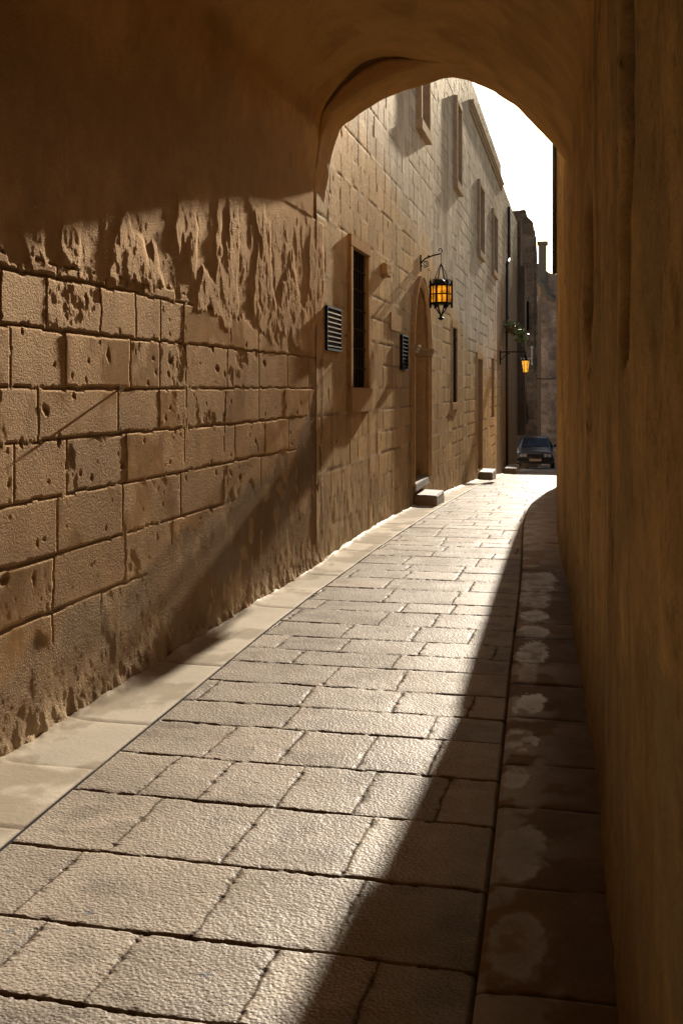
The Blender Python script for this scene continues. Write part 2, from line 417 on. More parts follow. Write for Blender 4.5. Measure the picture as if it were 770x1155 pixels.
# past the springing the wall bends over into the vault
over = np.maximum(Z-ZS, 0)
inn = 1-sst(9.80, 9.90, S)        # behind the arch it stays straight
px_ = np.interp(over, dV, V0[:, 0])-(V0[0, 0]-XW)*(1-sst(0, .7, over)); pz_ = np.interp(over, dV, V0[:, 1])
fx = (px_-XW)/(V0[-1, 0]-XW); px_ = XW+fx*(xr(S)-XW)+.001
px_ = np.where(over > 0, px_*inn+(XW-.03)*(1-inn), XW)
fade = 1-sst(ZS-.45, ZS+.35, Z)
hh = hh*(.12+.88*fade)
eR = 10.20+(fbm(Z*3, Z*0, 87, 3)-.5)*.16+(fbm(Z*14, S*6, 88, 3)-.5)*.10
hh = np.where(S > eR, -.035, hh)
w_ = np.sin(np.clip(over/dV[-1], 0, 1)*math.pi)**.6
Tn = over/dV[-1]*(len(V0)-1)
zoff = ((fbm(S*.8, Tn*.022, 121, 4)-.5)*.10+(fbm(S*5, Tn*.10, 123, 4)-.5)*.016)*w_
col = mixc(col, vault_col(S, over), sst(ZS-.35, ZS+.30, Z+.35*(fbm(S*2, Z*2, 89, 4)-.5)))
vc_ = vault_col(S, over); tfull = sst(ZS+.45, ZS+.7, Z); col = col*(1-tfull)[..., None]+vc_*tfull[..., None]
Vx = np.stack([px_+hh, S, np.where(over > 0, pz_, Z)+zoff], -1).reshape(-1, 3)
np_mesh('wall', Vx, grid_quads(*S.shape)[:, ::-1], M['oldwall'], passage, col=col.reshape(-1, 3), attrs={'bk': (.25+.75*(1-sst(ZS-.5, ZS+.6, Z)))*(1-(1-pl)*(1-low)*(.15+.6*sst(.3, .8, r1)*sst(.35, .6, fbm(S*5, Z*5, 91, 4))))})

# --- right wall, running on past the arch to the corner
yb = np.r_[np.arange(-9, 1.2, .09), axis(1.2, 14.2, .012, .03)]
zc = np.r_[np.arange(-.06, 5.3, .024)]
S, Z = np.meshgrid(yb, zc, indexing='ij')
base = xr(S)
def chan(S, Z, s0, s1, z0, z1, d):
    cs = (s0+s1)/2; w = (s1-s0)/2
    q = np.sqrt(((S-cs)/w)**2+np.where(Z < z0+w, ((z0+w-Z)/w)**2, 0))
    return d*(1-sst(.62, 1.0, q+(fbm(S*9, Z*5, 4, 3)-.5)*.2))*(1-sst(z1-.3, z1, Z))
g1 = chan(S, Z, 2.78, 3.30, 1.64, 3.1, .09)+chan(S, Z, 5.6, 6.5, 1.70, 2.75, .07)
h = (fbm(S*1.3, Z*.9, 101, 4)-.5)*.04+(fbm(S*6, Z*5, 103, 5, .6)-.5)*.012+(fbm(S*30, Z*9, 104, 3)-.5)*.004-g1
flk = sst(.60, .66, fbm(S*2.0, Z*1.2, 105, 4)); h -= .004*flk
h += .03*np.exp(-np.maximum(Z, 0)/.12)
h *= 1-.85*sst(11.5, 14, S)
scar = np.exp(-((S-4.05)/.09)**2-((Z-1.16)/.16)**2); h -= .02*scar
X = base-h*1.0
# lean over to meet the vault's springing
vcol = np.array([.74, .495, .21])
col = np.broadcast_to(vcol, S.shape+(3,)).copy()*(.74+.46*fbm(S*3.5, Z*2.6, 111, 6, .62))[..., None]*(.80+.4*fbm(S*16, Z*16, 112, 4, .6))[..., None]
col = mixc(col, np.array([.22, .15, .085]), sst(.5, .66, fbm(S*2.2+1, Z*1.1, 113, 5, .6))*.4)
col = mixc(col, np.array([.17, .12, .075]), (1-sst(.15, 1.15, Z+.7*(fbm(S*3.5, Z*.9, 115, 4)-.5)))*.6)
col = mixc(col, np.array([.50, .36, .18]), (sst(.60, .63, fbm(S*1.4+3, Z*1.1, 117, 3))*.6))
col = mixc(col, np.array([.52, .38, .20]), (1-sst(.9, 1.05, np.sqrt(((S-2.05)/.27)**2+((Z-.82)/.3)**2)+(fbm(S*7, Z*7, 118, 3)-.5)*.5))*.8)
crk = np.abs(fbm(S*2.3+.8*fbm(S*5, Z*5, 140, 3), Z*1.3, 141, 3)-.5); crk = (1-sst(.002, .007, crk))*sst(.5, .6, fbm(S*1.2, Z*1.2, 142, 2))
dots = sst(.70, .76, fbm(S*26, Z*26, 143, 2))*sst(.48, .6, fbm(S*2, Z*2, 144, 3))
col = mixc(col, np.array([.13, .075, .035]), np.clip(crk*.8+dots*.3, 0, 1))
col = mixc(col, np.array([.15, .06, .025]), np.clip(scar*1.4+(fbm(S*20, Z*12, 119, 3)-.5)*scar*3, 0, 1)*.75)
col = mixc(col, np.array([.20, .12, .055]), np.clip(g1/.05, 0, 1)*.75)
Vx = np.stack([X, S, Z+gz(S)*(Z < .01)], -1).reshape(-1, 3)
np_mesh('wall', Vx, grid_quads(*S.shape), M['rightwall'], passage, col=col.reshape(-1, 3))

# --- vault
yv = np.r_[np.arange(-9, 1, .25), axis(1, 9.78, .06, .035)]
nv = len(V0)
S, T = np.meshgrid(yv, np.arange(IV, nv), indexing='ij')
Xv = V0[:, 0][T]; Zv = V0[:, 1][T]
f = (Xv-XW)/(V0[-1, 0]-XW)
Xv = XW+f*(xr(S)-XW)+.004
n_ = (fbm(S*.8, T*.022, 121, 4)-.5)*.10+(fbm(S*5, T*.10, 123, 4)-.5)*.016
w = np.sin(np.clip(T/(nv-1.), 0, 1)*math.pi)**.6
Zv = Zv+n_*w
col = vault_col(S, dV[T])
Vx = np.stack([Xv, S, Zv], -1).reshape(-1, 3)
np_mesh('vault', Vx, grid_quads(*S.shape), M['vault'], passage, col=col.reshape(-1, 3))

# --- the arch that ends it: inner face, rounded edge, soffit, outer face
zlo = np.linspace(2.45, ZL-.02, 24); n0 = 24
bl = 1-sst(0, 22, np.arange(160.))
A2 = A.copy(); A2[:, 0] = A[:, 0]*(1-bl)+(XW-.012)*bl
AE = np.r_[np.stack([np.full(24, XW-.012), zlo], 1), A2]
nrmE = np.r_[np.tile([[-1., 0.]], (24, 1)), nrm]; ddE = np.r_[np.full(24, .0), dd]; NE = len(AE)
sec = [(1.0, -.24), (1.0, -.20), (.8, -.215), (.55, -.205), (.3, -.19), (.12, -.17), (.03, -.13), (0, -.08), (0, 0), (0, .1), (0, .2), (.0, .3), (.01, .33), (.06, .35), (.3, .35), (1., .351)]
rings = []
sidx = np.linspace(0, len(sec)-1, 70)
secA = np.array(sec); secI = np.stack([np.interp(sidx, np.arange(len(sec)), secA[:, k]) for k in (0, 1)], 1)
T, Q = np.meshgrid(np.arange(NE), np.arange(70), indexing='ij')
o = secI[Q, 0]; yy = YA+secI[Q, 1]
o = o*np.where(Q < 32, ddE[T]+.003, 0.8)
wob = (fbm(T*.13, Q*.05, 131, 3)-.5)*.025*np.where(Q < 5, 0, 1)
Xa = AE[T, 0]+nrmE[T, 0]*(o+wob); Za = AE[T, 1]+nrmE[T, 1]*(o+wob)
# splay a little where the left jamb meets the wall
col = np.broadcast_to(np.array([.66, .43, .17]), T.shape+(3,)).copy()*(.8+.4*fbm(T*.05, Q*.09, 133, 5))[..., None]
col = mixc(col, np.array([.15, .09, .04]), ((1-sst(4, 13, Q.astype(float)))*sst(.02, .1, ddE[T]))*.75)  # shadow line of the recess behind the rim, painted dark
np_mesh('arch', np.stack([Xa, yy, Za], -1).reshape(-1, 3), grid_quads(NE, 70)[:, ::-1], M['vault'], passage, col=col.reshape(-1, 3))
b = MB().box(XW-1.2, 2.6, -9.2, YA+.34, 4.75, 7.4); b.build('upper_storey', M['trim'], passage)
b = MB().box(XW-1.2, 3, -9.3, -9.02, -.1, 5); b.build('end_wall', M['trim'], passage)
b = MB().box(XW-1.2, XW-.06, -9.2, YA-.1, 3.0, 4.75); b.box(1.9, 2.6, -9.2, YA, -.1, 4.75).build('wall_core', M['trim'], passage)
# nail in the wall and its putty, and the stub of a peg
yn = wallY(135.8)
b = MB().tube([(XW-.02, yn, 1.6), (XW+.018, yn, 1.598)], .007, 8); b.build('nail', M['white'], passage)

# ================================================================== STREET
kl = [(-9, -1.95), (2.5, -1.98), (3.6, -2.04), (4.3, -2.07), (8.1, -2.20), (12.9, -2.22), (16, -2.26), (20, -2.42), (26, -2.6), (40, -2.9), (64, -3.2)]
kr = [(-9, .1), (0, -.22), (2.88, -.322), (4.73, -.415), (6.13, -.499), (8.75, -.635), (10.2, -.718), (12, -.84), (14, -.965), (16, -1.05), (18.1, -1.08), (20, -1.06), (22.6, -.95), (26, -.6), (31, 0.2), (38, 1.6), (64, 6.)]
kl, kr = np.array(kl), np.array(kr)
def smi(a, y):
    return sum(np.interp(y+d, a[:, 0], a[:, 1]) for d in (-.7, -.35, 0, .35, .7))/5
XKL = lambda y: smi(kl, y)
XKR = lambda y: smi(kr, y)
ys = np.r_[np.arange(-9, 2.3, .12), 2.3*np.exp(np.arange(0, math.log(64/2.3), .0021))]
q = np.linspace(0, 1, 330)
S, Qm = np.meshgrid(ys, q, indexing='ij')
X = XKL(S)+(XKR(S)-XKL(S))*Qm
rows = [2.74, 3.145, 3.655, 4.197, 4.686, 5.174, 5.554, 5.96, 6.41, 6.763, 7.14, 7.589, 8.057, 8.42, 8.98]
x = rows[0]; pre = []
while x > -9.5: x -= random.uniform(.38, .55); pre.append(x)
x = rows[-1]; post = []
while x < 66: x += random.uniform(.33, .50); post.append(x)
rows = sorted(pre+rows+post)
rj = {2.74: [-1.9, -1.633, -1.328, -.908, -.617], 3.145: [-1.757, -1.179, -.764], 3.655: [-1.68, -1.265, -.844], 4.197: [-1.80, -1.55, -1.23, -.93, -.62], 4.686: [-1.70, -1.37, -1.023, -.72]}
rowj = []
for k in range(len(rows)-1):
    if rows[k] in rj: rowj.append([-2.9]+rj[rows[k]]+[2])
    else: rowj.append(rand_joints(-4, 3 if rows[k] < 25 else 7, .36, .72))
Sw = S+(X+1.2)*.012*np.sin(S*.5)
jd, r1, r2, kc, jds, jdz = courses(X, Sw, rows, rowj, .010, 205)
jw = .0020+.0028*fbm(X*5, S*5, 207, 3)+.0010*(jdz < jds)
jw = jw*(.55+1.0*fbm(X*16, S*16, 209, 3))+.0004*np.maximum(S-5, 0)*.6
J_ = 1-sst(jw*.5, jw*1.4, jd)
dome = -.004*np.exp(-(jd/.02)**2)
J_l = 1-sst(jw*.5, jw*1.4, jds); J_t = 1-sst(jw*.5, jw*1.4, jdz)
h = -np.maximum(.008*J_t, .0015*J_l)+dome*.15*(jdz < jds)+(r1-.5)*.0035+(fbm(X*1.2, S*1.2, 211, 3)-.5)*.007+(fbm(X*50, S*50, 213, 2)-.5)*.0010
h += sst(.6, .75, fbm(X*14, S*14, 215, 3))*-.0006
col = np.broadcast_to(np.array([.42, .338, .255]), S.shape+(3,)).copy()*(.80+.36*r1)[..., None]
col = mixc(col, np.array([.41, .33, .235]), .45*r2)
col *= (.80+.38*fbm(X*2.1, S*2.1, 221, 5))[..., None]
darkp = sst(.60, .74, fbm(X*5+r1*9, S*5, 223, 4)); col *= (1-.22*darkp)[..., None]
col = mixc(col, np.array([.11, .08, .055]), J_*.9*sst(.28, .45, fbm(X*9, S*9, 225, 3)))
chip = sst(.52, .66, fbm(X*22, S*22, 226, 3))*np.exp(-(jd/.016)**2); h -= .004*chip
col = mixc(col, np.array([.13, .09, .06]), np.clip(chip*.8+np.exp(-(jd/.008)**2)*.2, 0, .9))
ke = XKR(S)-X; col = mixc(col, np.array([.05, .035, .025]), np.exp(-(ke/(.010+.0006*S))**2)*.9)
for px, py, rr in ((101, 1029, .016), (232, 1099, .016), (12, 1050, .014)):
    g = ground_pt(px, py); dsp = np.sqrt((X-g[0])**2+((S-g[1])/1.0)**2)
    col = mixc(col, np.array([.17, .17, .18]), (1-sst(.7*rr, 1.2*rr, dsp))*.8)
# darker edge beside the right-hand kerb, fading out farther on
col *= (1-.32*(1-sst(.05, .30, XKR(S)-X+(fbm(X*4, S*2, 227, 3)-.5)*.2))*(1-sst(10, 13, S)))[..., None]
rgh = .64+.18*(fbm(X*3, S*3, 229, 3)-.5)+.25*J_
o = np_mesh('street', np.stack([X, S, gz(S)+h-.015*np.exp(-((XKR(S)-X)/.012)**2)], -1).reshape(-1, 3), grid_quads(*S.shape)[:, ::-1], M['paving'], None, col=col.reshape(-1, 3), attrs={'rough': rgh, 'gloss': .048*np.clip(1-1.0*np.exp(-(jd/(.006+.0002*S))**2), 0, 1)*(.6+.8*fbm(X*4, S*4, 231, 4))})
tag(o, kind='structure')

# pale flags along the left wall
yl = np.r_[np.arange(-9, 3, .12), 3*np.exp(np.arange(0, math.log(64/3), .0045))]
q = np.linspace(0, 1, 70)
S, Qm = np.meshgrid(yl, q, indexing='ij')
xw = np.where(S < 10.05, XW-.03, -AF*M_[0]+(S+.05)*U[0]-.03)
X = xw+(XKL(S)-.006-xw)*Qm
jl = sorted([ground_pt(a, b_)[1] for a, b_ in ((27, 937), (111, 868.5), (172.6, 819), (211.5, 788), (250, 752), (287.5, 725), (334, 687), (356, 665))])
x = jl[0]
while x > -9.5: x -= random.uniform(.6, .8); jl.append(x)
x = max(jl)
while x < 66: x += random.uniform(.55, .8); jl.append(x)
jl = sorted(jl)
jd, r1, r2, kc, jds, jdz = courses(X, S, jl, [[-9, 9]]*(len(jl)-1), .003, 305)
J_ = 1-sst(.002, .0065+.0005*S, jdz)
edge_ = np.exp(-((1-Qm)*(XKL(S)-xw)/.012)**2)
h = .007-.004*J_+(r1-.5)*.003+(fbm(X*2, S*2, 307, 3)-.5)*.005-.003*edge_
wallside = np.exp(-np.maximum(X-xw-.02, 0)/(.02+.05*fbm(S*2.2, X*0, 306, 4)))
h += wallside*(.045*fbm(X*9, S*7, 308, 4)+.012*fbm(X*40, S*40, 310, 3))
col = np.broadcast_to(np.array([.66, .565, .43]), S.shape+(3,)).copy()*(.88+.2*r1)[..., None]
col *= (.88+.24*fbm(X*2, S*1.6, 309, 5))[..., None]
col = mixc(col, np.array([.31, .235, .15]), sst(.50, .62, fbm(X*3.6, S*2.8, 311, 5))*.55)
col = mixc(col, np.array([.16, .11, .07]), J_*.8)
col = mixc(col, np.array([.14, .10, .07]), np.exp(-((1-Qm)*(XKL(S)-xw)/.006)**2)*.85)
col = mixc(col, np.array([.47, .36, .23]), np.clip(wallside*1.6, 0, 1)*.85)
o = np_mesh('pavement', np.stack([X, S, gz(S)+h], -1).reshape(-1, 3), grid_quads(*S.shape)[:, ::-1], M['strip'], None, col=col.reshape(-1, 3))
tag(o, kind='structure')

# raised footway on the right
RWX = np.array([(-9, 2.0), (1.5, .25), (2, .125), (2.5, .08), (3.1, .045), (3.6, .02), (4.8, -.028), (5.85, -.082), (6.9, -.141), (9.44, -.278), (10.2, -.335), (12.6, -.50), (13.6, -.555), (14.2, -.575), (20, -.80), (24, -.9), (27, -.85), (30, -.3), (36, 1.6), (64, 7.)])
q = np.linspace(0, 1, 90)
yr = np.r_[np.arange(-9, 2.3, .1), 2.3*np.exp(np.arange(0, math.log(64/2.3), .004))]
S, Qm = np.meshgrid(yr, q, indexing='ij')
x1 = np.interp(S, RWX[:, 0], RWX[:, 1])+.06
x1 = np.maximum(x1, XKR(S)+.12)
X = XKR(S)+(x1-XKR(S))*np.clip((Qm-.05)/.95, 0, 1)
jr = [ground_pt(620, p)[1] for p in (1140, 1014, 922, 872.5, 818, 779, 755, 725, 708.6, 689, 672, 647)]
x = min(jr)
while x > -9.5: x -= random.uniform(.55, .75); jr.append(x)
x = max(jr)
while x < 66: x += random.uniform(.45, .75); jr.append(x)
jr = sorted(jr)
jd, r1, r2, kc, jds, jdz = courses(X, S-(X-XKR(S))*.04, jr, [[-9, 19]]*(len(jr)-1), .004, 405)
J_ = 1-sst(.003, .007+.0006*S, jdz)
dk = X-XKR(S)
h = .030-.008*J_+(r1-.5)*.006+(fbm(X*2, S*2, 407, 3)-.5)*.007-.008*np.exp(-(dk/.012)**2)
h = np.where(Qm < .03, -.05, h)
sky_sheen = np.zeros_like(S)
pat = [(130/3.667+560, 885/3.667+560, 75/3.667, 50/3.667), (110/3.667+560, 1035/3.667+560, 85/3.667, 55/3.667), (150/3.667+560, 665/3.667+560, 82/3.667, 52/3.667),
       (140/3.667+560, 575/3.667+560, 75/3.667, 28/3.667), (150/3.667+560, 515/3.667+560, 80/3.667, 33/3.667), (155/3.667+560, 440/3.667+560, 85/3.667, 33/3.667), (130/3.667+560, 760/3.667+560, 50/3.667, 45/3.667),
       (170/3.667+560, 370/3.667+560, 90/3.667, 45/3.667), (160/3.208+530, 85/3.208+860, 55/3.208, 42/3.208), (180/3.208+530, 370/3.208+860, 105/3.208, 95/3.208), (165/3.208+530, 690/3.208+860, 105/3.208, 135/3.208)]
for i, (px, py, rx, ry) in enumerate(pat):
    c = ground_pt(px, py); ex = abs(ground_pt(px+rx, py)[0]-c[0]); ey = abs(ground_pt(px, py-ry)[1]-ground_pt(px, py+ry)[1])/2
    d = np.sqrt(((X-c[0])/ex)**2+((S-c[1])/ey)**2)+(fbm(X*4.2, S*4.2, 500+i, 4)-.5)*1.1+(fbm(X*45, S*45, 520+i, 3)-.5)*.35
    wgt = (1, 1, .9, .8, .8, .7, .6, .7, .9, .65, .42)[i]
    sky_sheen = np.maximum(sky_sheen, (1-sst(.80, .98, d))*wgt*(.72+.28*sst(.4, .9, d)))
sky_sheen *= (.45+.55*sst(.36, .52, fbm(X*15, S*11, 421, 5)))
sky_sheen = np.maximum(sky_sheen, .42*sst(.50, .62, fbm(X*6, S*4.5, 423, 5))*np.exp(-(dk/.22)**2))
col = np.broadcast_to(np.array([.30, .21, .15]), S.shape+(3,)).copy()*(.78+.4*r1)[..., None]
col *= (.75+.5*fbm(X*4, S*3, 409, 5))[..., None]
far_pale = sst(9.5, 12.5, S)  # footway turns paler farther on
col = mixc(col, np.array([.42, .35, .28])*np.ones(3), far_pale*.8)
col *= (1-.38*sst(.0, .28, dk)*(1-far_pale)*.8)[..., None]
col = mixc(col, np.array([.62, .66, .74]), np.clip(sky_sheen*1.1, 0, .8))  # smooth worn patches; the sky they mirror is put into the colour
col = mixc(col, np.array([.02, .014, .01]), J_*.95)
lip = np.exp(-((jdz-.014)/.005)**2)*sst(.45, .6, fbm(X*6, S*2, 430, 3)); col = mixc(col, np.array([.45, .42, .38]), lip*.5)
rgh = .72+.15*(fbm(X*5, S*5, 411, 3)-.5)-.3*sky_sheen
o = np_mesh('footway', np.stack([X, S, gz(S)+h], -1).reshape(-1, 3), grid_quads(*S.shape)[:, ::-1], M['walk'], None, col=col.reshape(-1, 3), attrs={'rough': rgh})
tag(o, kind='structure')
b = MB(); b.poly([(-400, -60, -4.2), (400, -60, -4.2), (400, 900, -4.2), (-400, 900, -4.2)])
tag(b.build('ground', M['soil']), kind='structure')

# ================================================================== LONG FACADE BEYOND THE ARCH
house = thing('stone_house', 'long sunlit limestone house with framed upper windows, on the left beyond the arch', 'building', fac(10, 0, 0))
def yz(px, py): return zy(py, facD(px))
# openings: name, px left, px right, z0, z1
Wn = []
def opening(pl_, pr_, z0, z1): return [facS(pl_), facS(pr_), z0, z1]
OB = opening(395.3, 412.9, yz(404, 437.5), yz(395.3, 278))
O1 = opening(470.7, 479.5, 1.6+3.93, 1.6+5.6); O1 = [O1[0], O1[1], 5.52, 7.0]
O2 = opening(511.7, 516.6, 5.52, 7.0)
O3 = opening(538.3, 543.2, 4.83, 6.35); O4 = opening(554.2, 558.6, 4.83, 6.35)
OSL = opening(509.8, 514.8, yz(512, 454), yz(512, 370))
OD2 = opening(537.6, 543., -.32, yz(540, 405))
OS3 = opening(553.8, 557., yz(555, 471), yz(555, 404))
OD3 = opening(567.6, 570.8, -1.0, yz(569, 447))
D1 = [facS(465.3), facS(481.0), .23, 2.16]; DAP = 3.10
OPS = [OB, O1, O2, O3, O4, OSL, OD2, OS3, OD3]
S_END = facS(583.0)
zmin, zmax = -2.3, 8.36
exs = [v for o_ in OPS for v in (o_[0], o_[1])]; exz = [v for o_ in OPS for v in (o_[2], o_[3])]
sa = axis(10.0, S_END, .0125, .032, exs); zz_ = axis(zmin, zmax, .021, .021, exz)
S, Z = np.meshgrid(sa, zz_, indexing='ij')
zb = list(np.arange(-2.6, 8.9, .262)+.02)
joints = [rand_joints(9, S_END+1, .38, .66) for _ in zb]
jd, r1, r2, kc, jds, jdz = courses(S, Z, zb, joints, .007, 605)
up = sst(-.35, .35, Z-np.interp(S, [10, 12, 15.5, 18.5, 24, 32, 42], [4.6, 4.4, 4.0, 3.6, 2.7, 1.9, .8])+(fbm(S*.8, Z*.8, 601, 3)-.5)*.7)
wl = .0045+.00035*(S-10)
Jm = 1-sst(wl*.6, wl*1.8, jd)
prud = sst(.42, .60, fbm(S*1.3, Z*1.6, 603, 3))      # where the pointing stands proud, elsewhere it is worn back
base_low = 1-sst(.25, .9, Z-gz(S)+.5*(fbm(S*1.5, Z*1.5, 609, 3)-.5))
h = (r1-.5)*.0018+(fbm(S*12, Z*5, 607, 3)-.5)*.0012*(1+1.6*up)+(fbm(S*4, Z*40, 608, 2)-.5)*.001+(fbm(S*3, Z*2, 611, 3)-.5)*.0025
h += Jm*(.0022*prud-.006*(1-prud))*(1-.6*base_low)
h += base_low*(fbm(S*6, Z*5, 613, 5)-.5)*.010
h, pt = pits(S, Z, h, 200, 10, 24, 0, 7, .01, .04, .015, 6, 2)
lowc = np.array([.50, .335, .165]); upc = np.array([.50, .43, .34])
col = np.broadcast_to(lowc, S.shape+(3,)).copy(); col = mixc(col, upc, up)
col *= (.80+.36*r1)[..., None]; col *= (.78+.44*fbm(S*1.8, Z*1.1, 615, 5))[..., None]
col = mixc(col, np.array([.42, .26, .12]), .5*(1-up)*sst(.62, .9, r2))
col = mixc(col, np.array([.58, .48, .37]), Jm*prud*.7*(1-base_low)); col = mixc(col, np.array([.12, .08, .05]), Jm*(1-prud)*.9)
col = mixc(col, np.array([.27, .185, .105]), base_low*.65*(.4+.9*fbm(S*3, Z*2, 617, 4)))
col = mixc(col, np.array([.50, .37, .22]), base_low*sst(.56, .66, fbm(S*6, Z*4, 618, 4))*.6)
run = sst(.55, .75, fbm(S*5, Z*.5, 619, 4)); col *= (1-.25*run)[..., None]
far_shade = sst(32.9, 33.3, S)*(1-sst(-.6, .6, Z-np.interp(S, [33, 43], [4.2, 6.6])+(fbm(S, Z, 620, 3)-.5)))  # shade on the far stretch, painted into the wall colour
col = mixc(col, np.array([.12, .08, .05]), far_shade*.92)
sc_, zc_ = (S[:-1, :-1]+S[1:, 1:])/2, (Z[:-1, :-1]+Z[1:, 1:])/2
keep = np.ones(sc_.shape, bool)
for o_ in OPS: keep &= ~((sc_ > o_[0]) & (sc_ < o_[1]) & (zc_ > o_[2]) & (zc_ < o_[3]))
mid = (D1[0]+D1[1])/2; hw = (D1[1]-D1[0])/2
inarch = (np.abs(sc_-mid) < hw+.03) & (zc_ > D1[2]) & ((zc_ < D1[3]) | (((sc_-mid)/(hw+.03))**2+((zc_-D1[3])/(DAP-D1[3]+.03))**2 < 1))
keep &= ~inarch
top = np.where(sc_ < facS(564.6), 8.37, 7.93)
keep &= zc_ < top
pos = np.stack([-AF*M_[0]+S*U[0]+h*M_[0], -AF*M_[1]+S*U[1]+h*M_[1], Z], -1).reshape(-1, 3)
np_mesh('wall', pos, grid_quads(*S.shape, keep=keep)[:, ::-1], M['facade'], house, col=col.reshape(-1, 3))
SB = facS(564.6)
MB().fbox(10.0, SB, -.5, -.02, 8.0, 8.40).build('parapet', M['trim_pale'], house)
MB().fbox(SB+.01, S_END-.02, -.5, -.02, 7.4, 7.95).build('parapet', M['trim_pale'], house)
MB().fbox(SB-.05, SB+.005, -.6, -.01, 7.9, 8.38).build('parapet_end', M['trim_pale'], house)
MB().fbox(S_END-.04, S_END-.002, -6, -.01, -2.3, 7.93).build('end_wall', M['trim'], house)
MB().fbox(S_END-.05, S_END+1.6, .012, .28, -.2, 6.3).fbox(S_END-.04, S_END+1.6, .012, .12, 6.302, 8.0).build('added_shade_bay', M['darkstone'], house, bevel=.02, rough=.006)  # invented projection, added to throw shade back along the far wall
MB().fbox(10, S_END, -6, -.7, 7.5, 7.6).build('roof', M['trim'], house)
s0 = facS(528.6)
b = MB(); b.fbox(s0, SB, -.02, .10, 7.74, 7.80).fbox(s0+.01, SB-.01, -.02, .075, 7.66, 7.738).fbox(s0+.02, SB-.02, -.02, .045, 7.58, 7.658)
b.build('cornice', M['trim_pale'], house)

def framed_window(o_, mat, fw, proud, sill_d, depth, kind, name='window'):
    s0, s1, z0, z1 = o_
    rv = MB()
    e = .004
    rv.fbox(s0-.05, s0+e, -depth, -.003, z0-.05, z1+.05).fbox(s1-e, s1+.05, -depth, -.003, z0-.05, z1+.05)
    rv.fbox(s0+e+.001, s1-e-.001, -depth, -.003, z0-.05, z0+e).fbox(s0+e+.001, s1-e-.001, -depth, -.003, z1-e, z1+.05)
    w = rv.build(name, mat, house)
    if kind == 'bars':
        MB().fbox(s0-.03, s1+.03, -depth-.03, -depth-.001, z0-.04, z1+.04).build('pane', M['glass'], w)
        g = MB(); nz = int((z1-z0)/.20)
        for k in range(1, nz): zk = z0+(z1-z0)*k/nz; g.fbox(s0, s1, -.016, -.004, zk-.006, zk+.006)
        for k in range(1, 6): sk = s0+(s1-s0)*k/6; g.tube([fac(sk, -.008, z0), fac(sk, -.008, z1)], .007, 8)
        g.build('window_bars', M['greybar'], w)
    elif kind == 'shutter':
        sm = (s0+s1)/2
        for a_, b_ in ((s0+.01, sm-.005), (sm+.005, s1-.01)):
            g = MB().fbox(a_, b_, -depth-.04, -depth+.002, z0+.006, z1-.006)
            nz = int((z1-z0)/.06)
            for k in range(nz):
                zk = z0+.05+(z1-z0-.1)*k/nz; g.fbox(a_+.05, b_-.05, -depth+.003, -depth+.014, zk, zk+.03)
            g.build('shutter', M['shutter'], w)
        MB().fbox(s0-.03, s1+.03, -depth-.07, -depth-.045, z0-.04, z1+.04).build('pane', M['glass'], w)
    elif kind == 'door':
        g = MB().fbox(s0-.02, s1+.02, -depth-.04, -depth, z0, z1+.03)
        for k in range(3):
            zk = z0+.15+k*(z1-z0-.2)/3; g.fbox(s0+.12, s1-.12, -depth+.001, -depth+.018, zk, zk+(z1-z0)/3-.18)
        g.build('door_leaf', M['wood'], w)
        MB().tube([fac(s0+.16, -depth+.02, z0+1.0), fac(s0+.16, -depth+.08, z0+1.0)], .025, 10).build('handle', M['iron'], w)
    if fw:
        f_ = MB()
        f_.fbox(s0-fw, s0-.001, -.02, proud, z0+.0, z1+.0).fbox(s1+.001, s1+fw, -.02, proud, z0+.0, z1)
        f_.fbox(s0-fw, s1+fw, -.02, proud+.002, z1+.001, z1+fw)
        f_.build('frame', mat, w, bevel=.006)
        if sill_d:
            MB().fbox(s0-fw-.03, s1+fw+.03, -.02, proud+.015, z0-sill_d, z0-.001).build('sill', mat, w, bevel=.008)
    return w
w = framed_window(OB, M['trim'], .12, .03, .26, .022, 'bars')
for o_ in (O1, O2): framed_window(o_, M['trim_pale'], .11, .075, .16, .22, 'shutter')
for o_ in (O3, O4): framed_window(o_, M['trim_pale'], .11, .065, .16, .22, 'shutter')
framed_window(OSL, M['trim'], .12, .012, .14, .022, 'bars')
framed_window(OD2, M['trim'], .15, .02, 0, .30, 'door', 'doorway')
framed_window(OS3, M['trim'], 0, .02, 0, .12, 'shutter')
framed_window(OD3, M['trim'], 0, .02, 0, .2, 'door', 'doorway')

# arched doorway
def arc_pts(hw_, rise, zs, n=28):
    return [(mid-hw_*math.cos(math.pi*k/n), zs+rise*math.sin(math.pi*k/n)*(1+.0*k)) for k in range(n+1)]
z0, zs = D1[2], D1[3]; rise = DAP-zs; DP = .32
inner = [(mid-hw, z0), (mid-hw, zs)]+arc_pts(hw, rise, zs)[1:-1]+[(mid+hw, zs), (mid+hw, z0)]
rev = MB(); bm = rev.bm
fr = [bm.verts.new(fac(a, .02, b_)) for a, b_ in inner]; bk = [bm.verts.new(fac(a, -DP, b_)) for a, b_ in inner]
for i in range(len(inner)-1): bm.faces.new([fr[i], fr[i+1], bk[i+1], bk[i]])
dw = rev.build('doorway', M['trim'], house)
ring = MB(); bm = ring.bm
outer = [(mid-hw-.19, z0), (mid-hw-.19, zs)]+arc_pts(hw+.19, rise+.17, zs)[1:-1]+[(mid+hw+.19, zs), (mid+hw+.19, z0)]
prof = [(0, -.02), (0, .022), (.18, .022), (.25, .040), (.75, .040), (.82, .060), (1, .060), (1, -.02)]
rr = []
for f_, n_ in prof:
    rr.append([bm.verts.new(fac(a+(c-a)*f_, n_, b_+(d-b_)*f_)) for (a, b_), (c, d) in zip(inner, outer)])
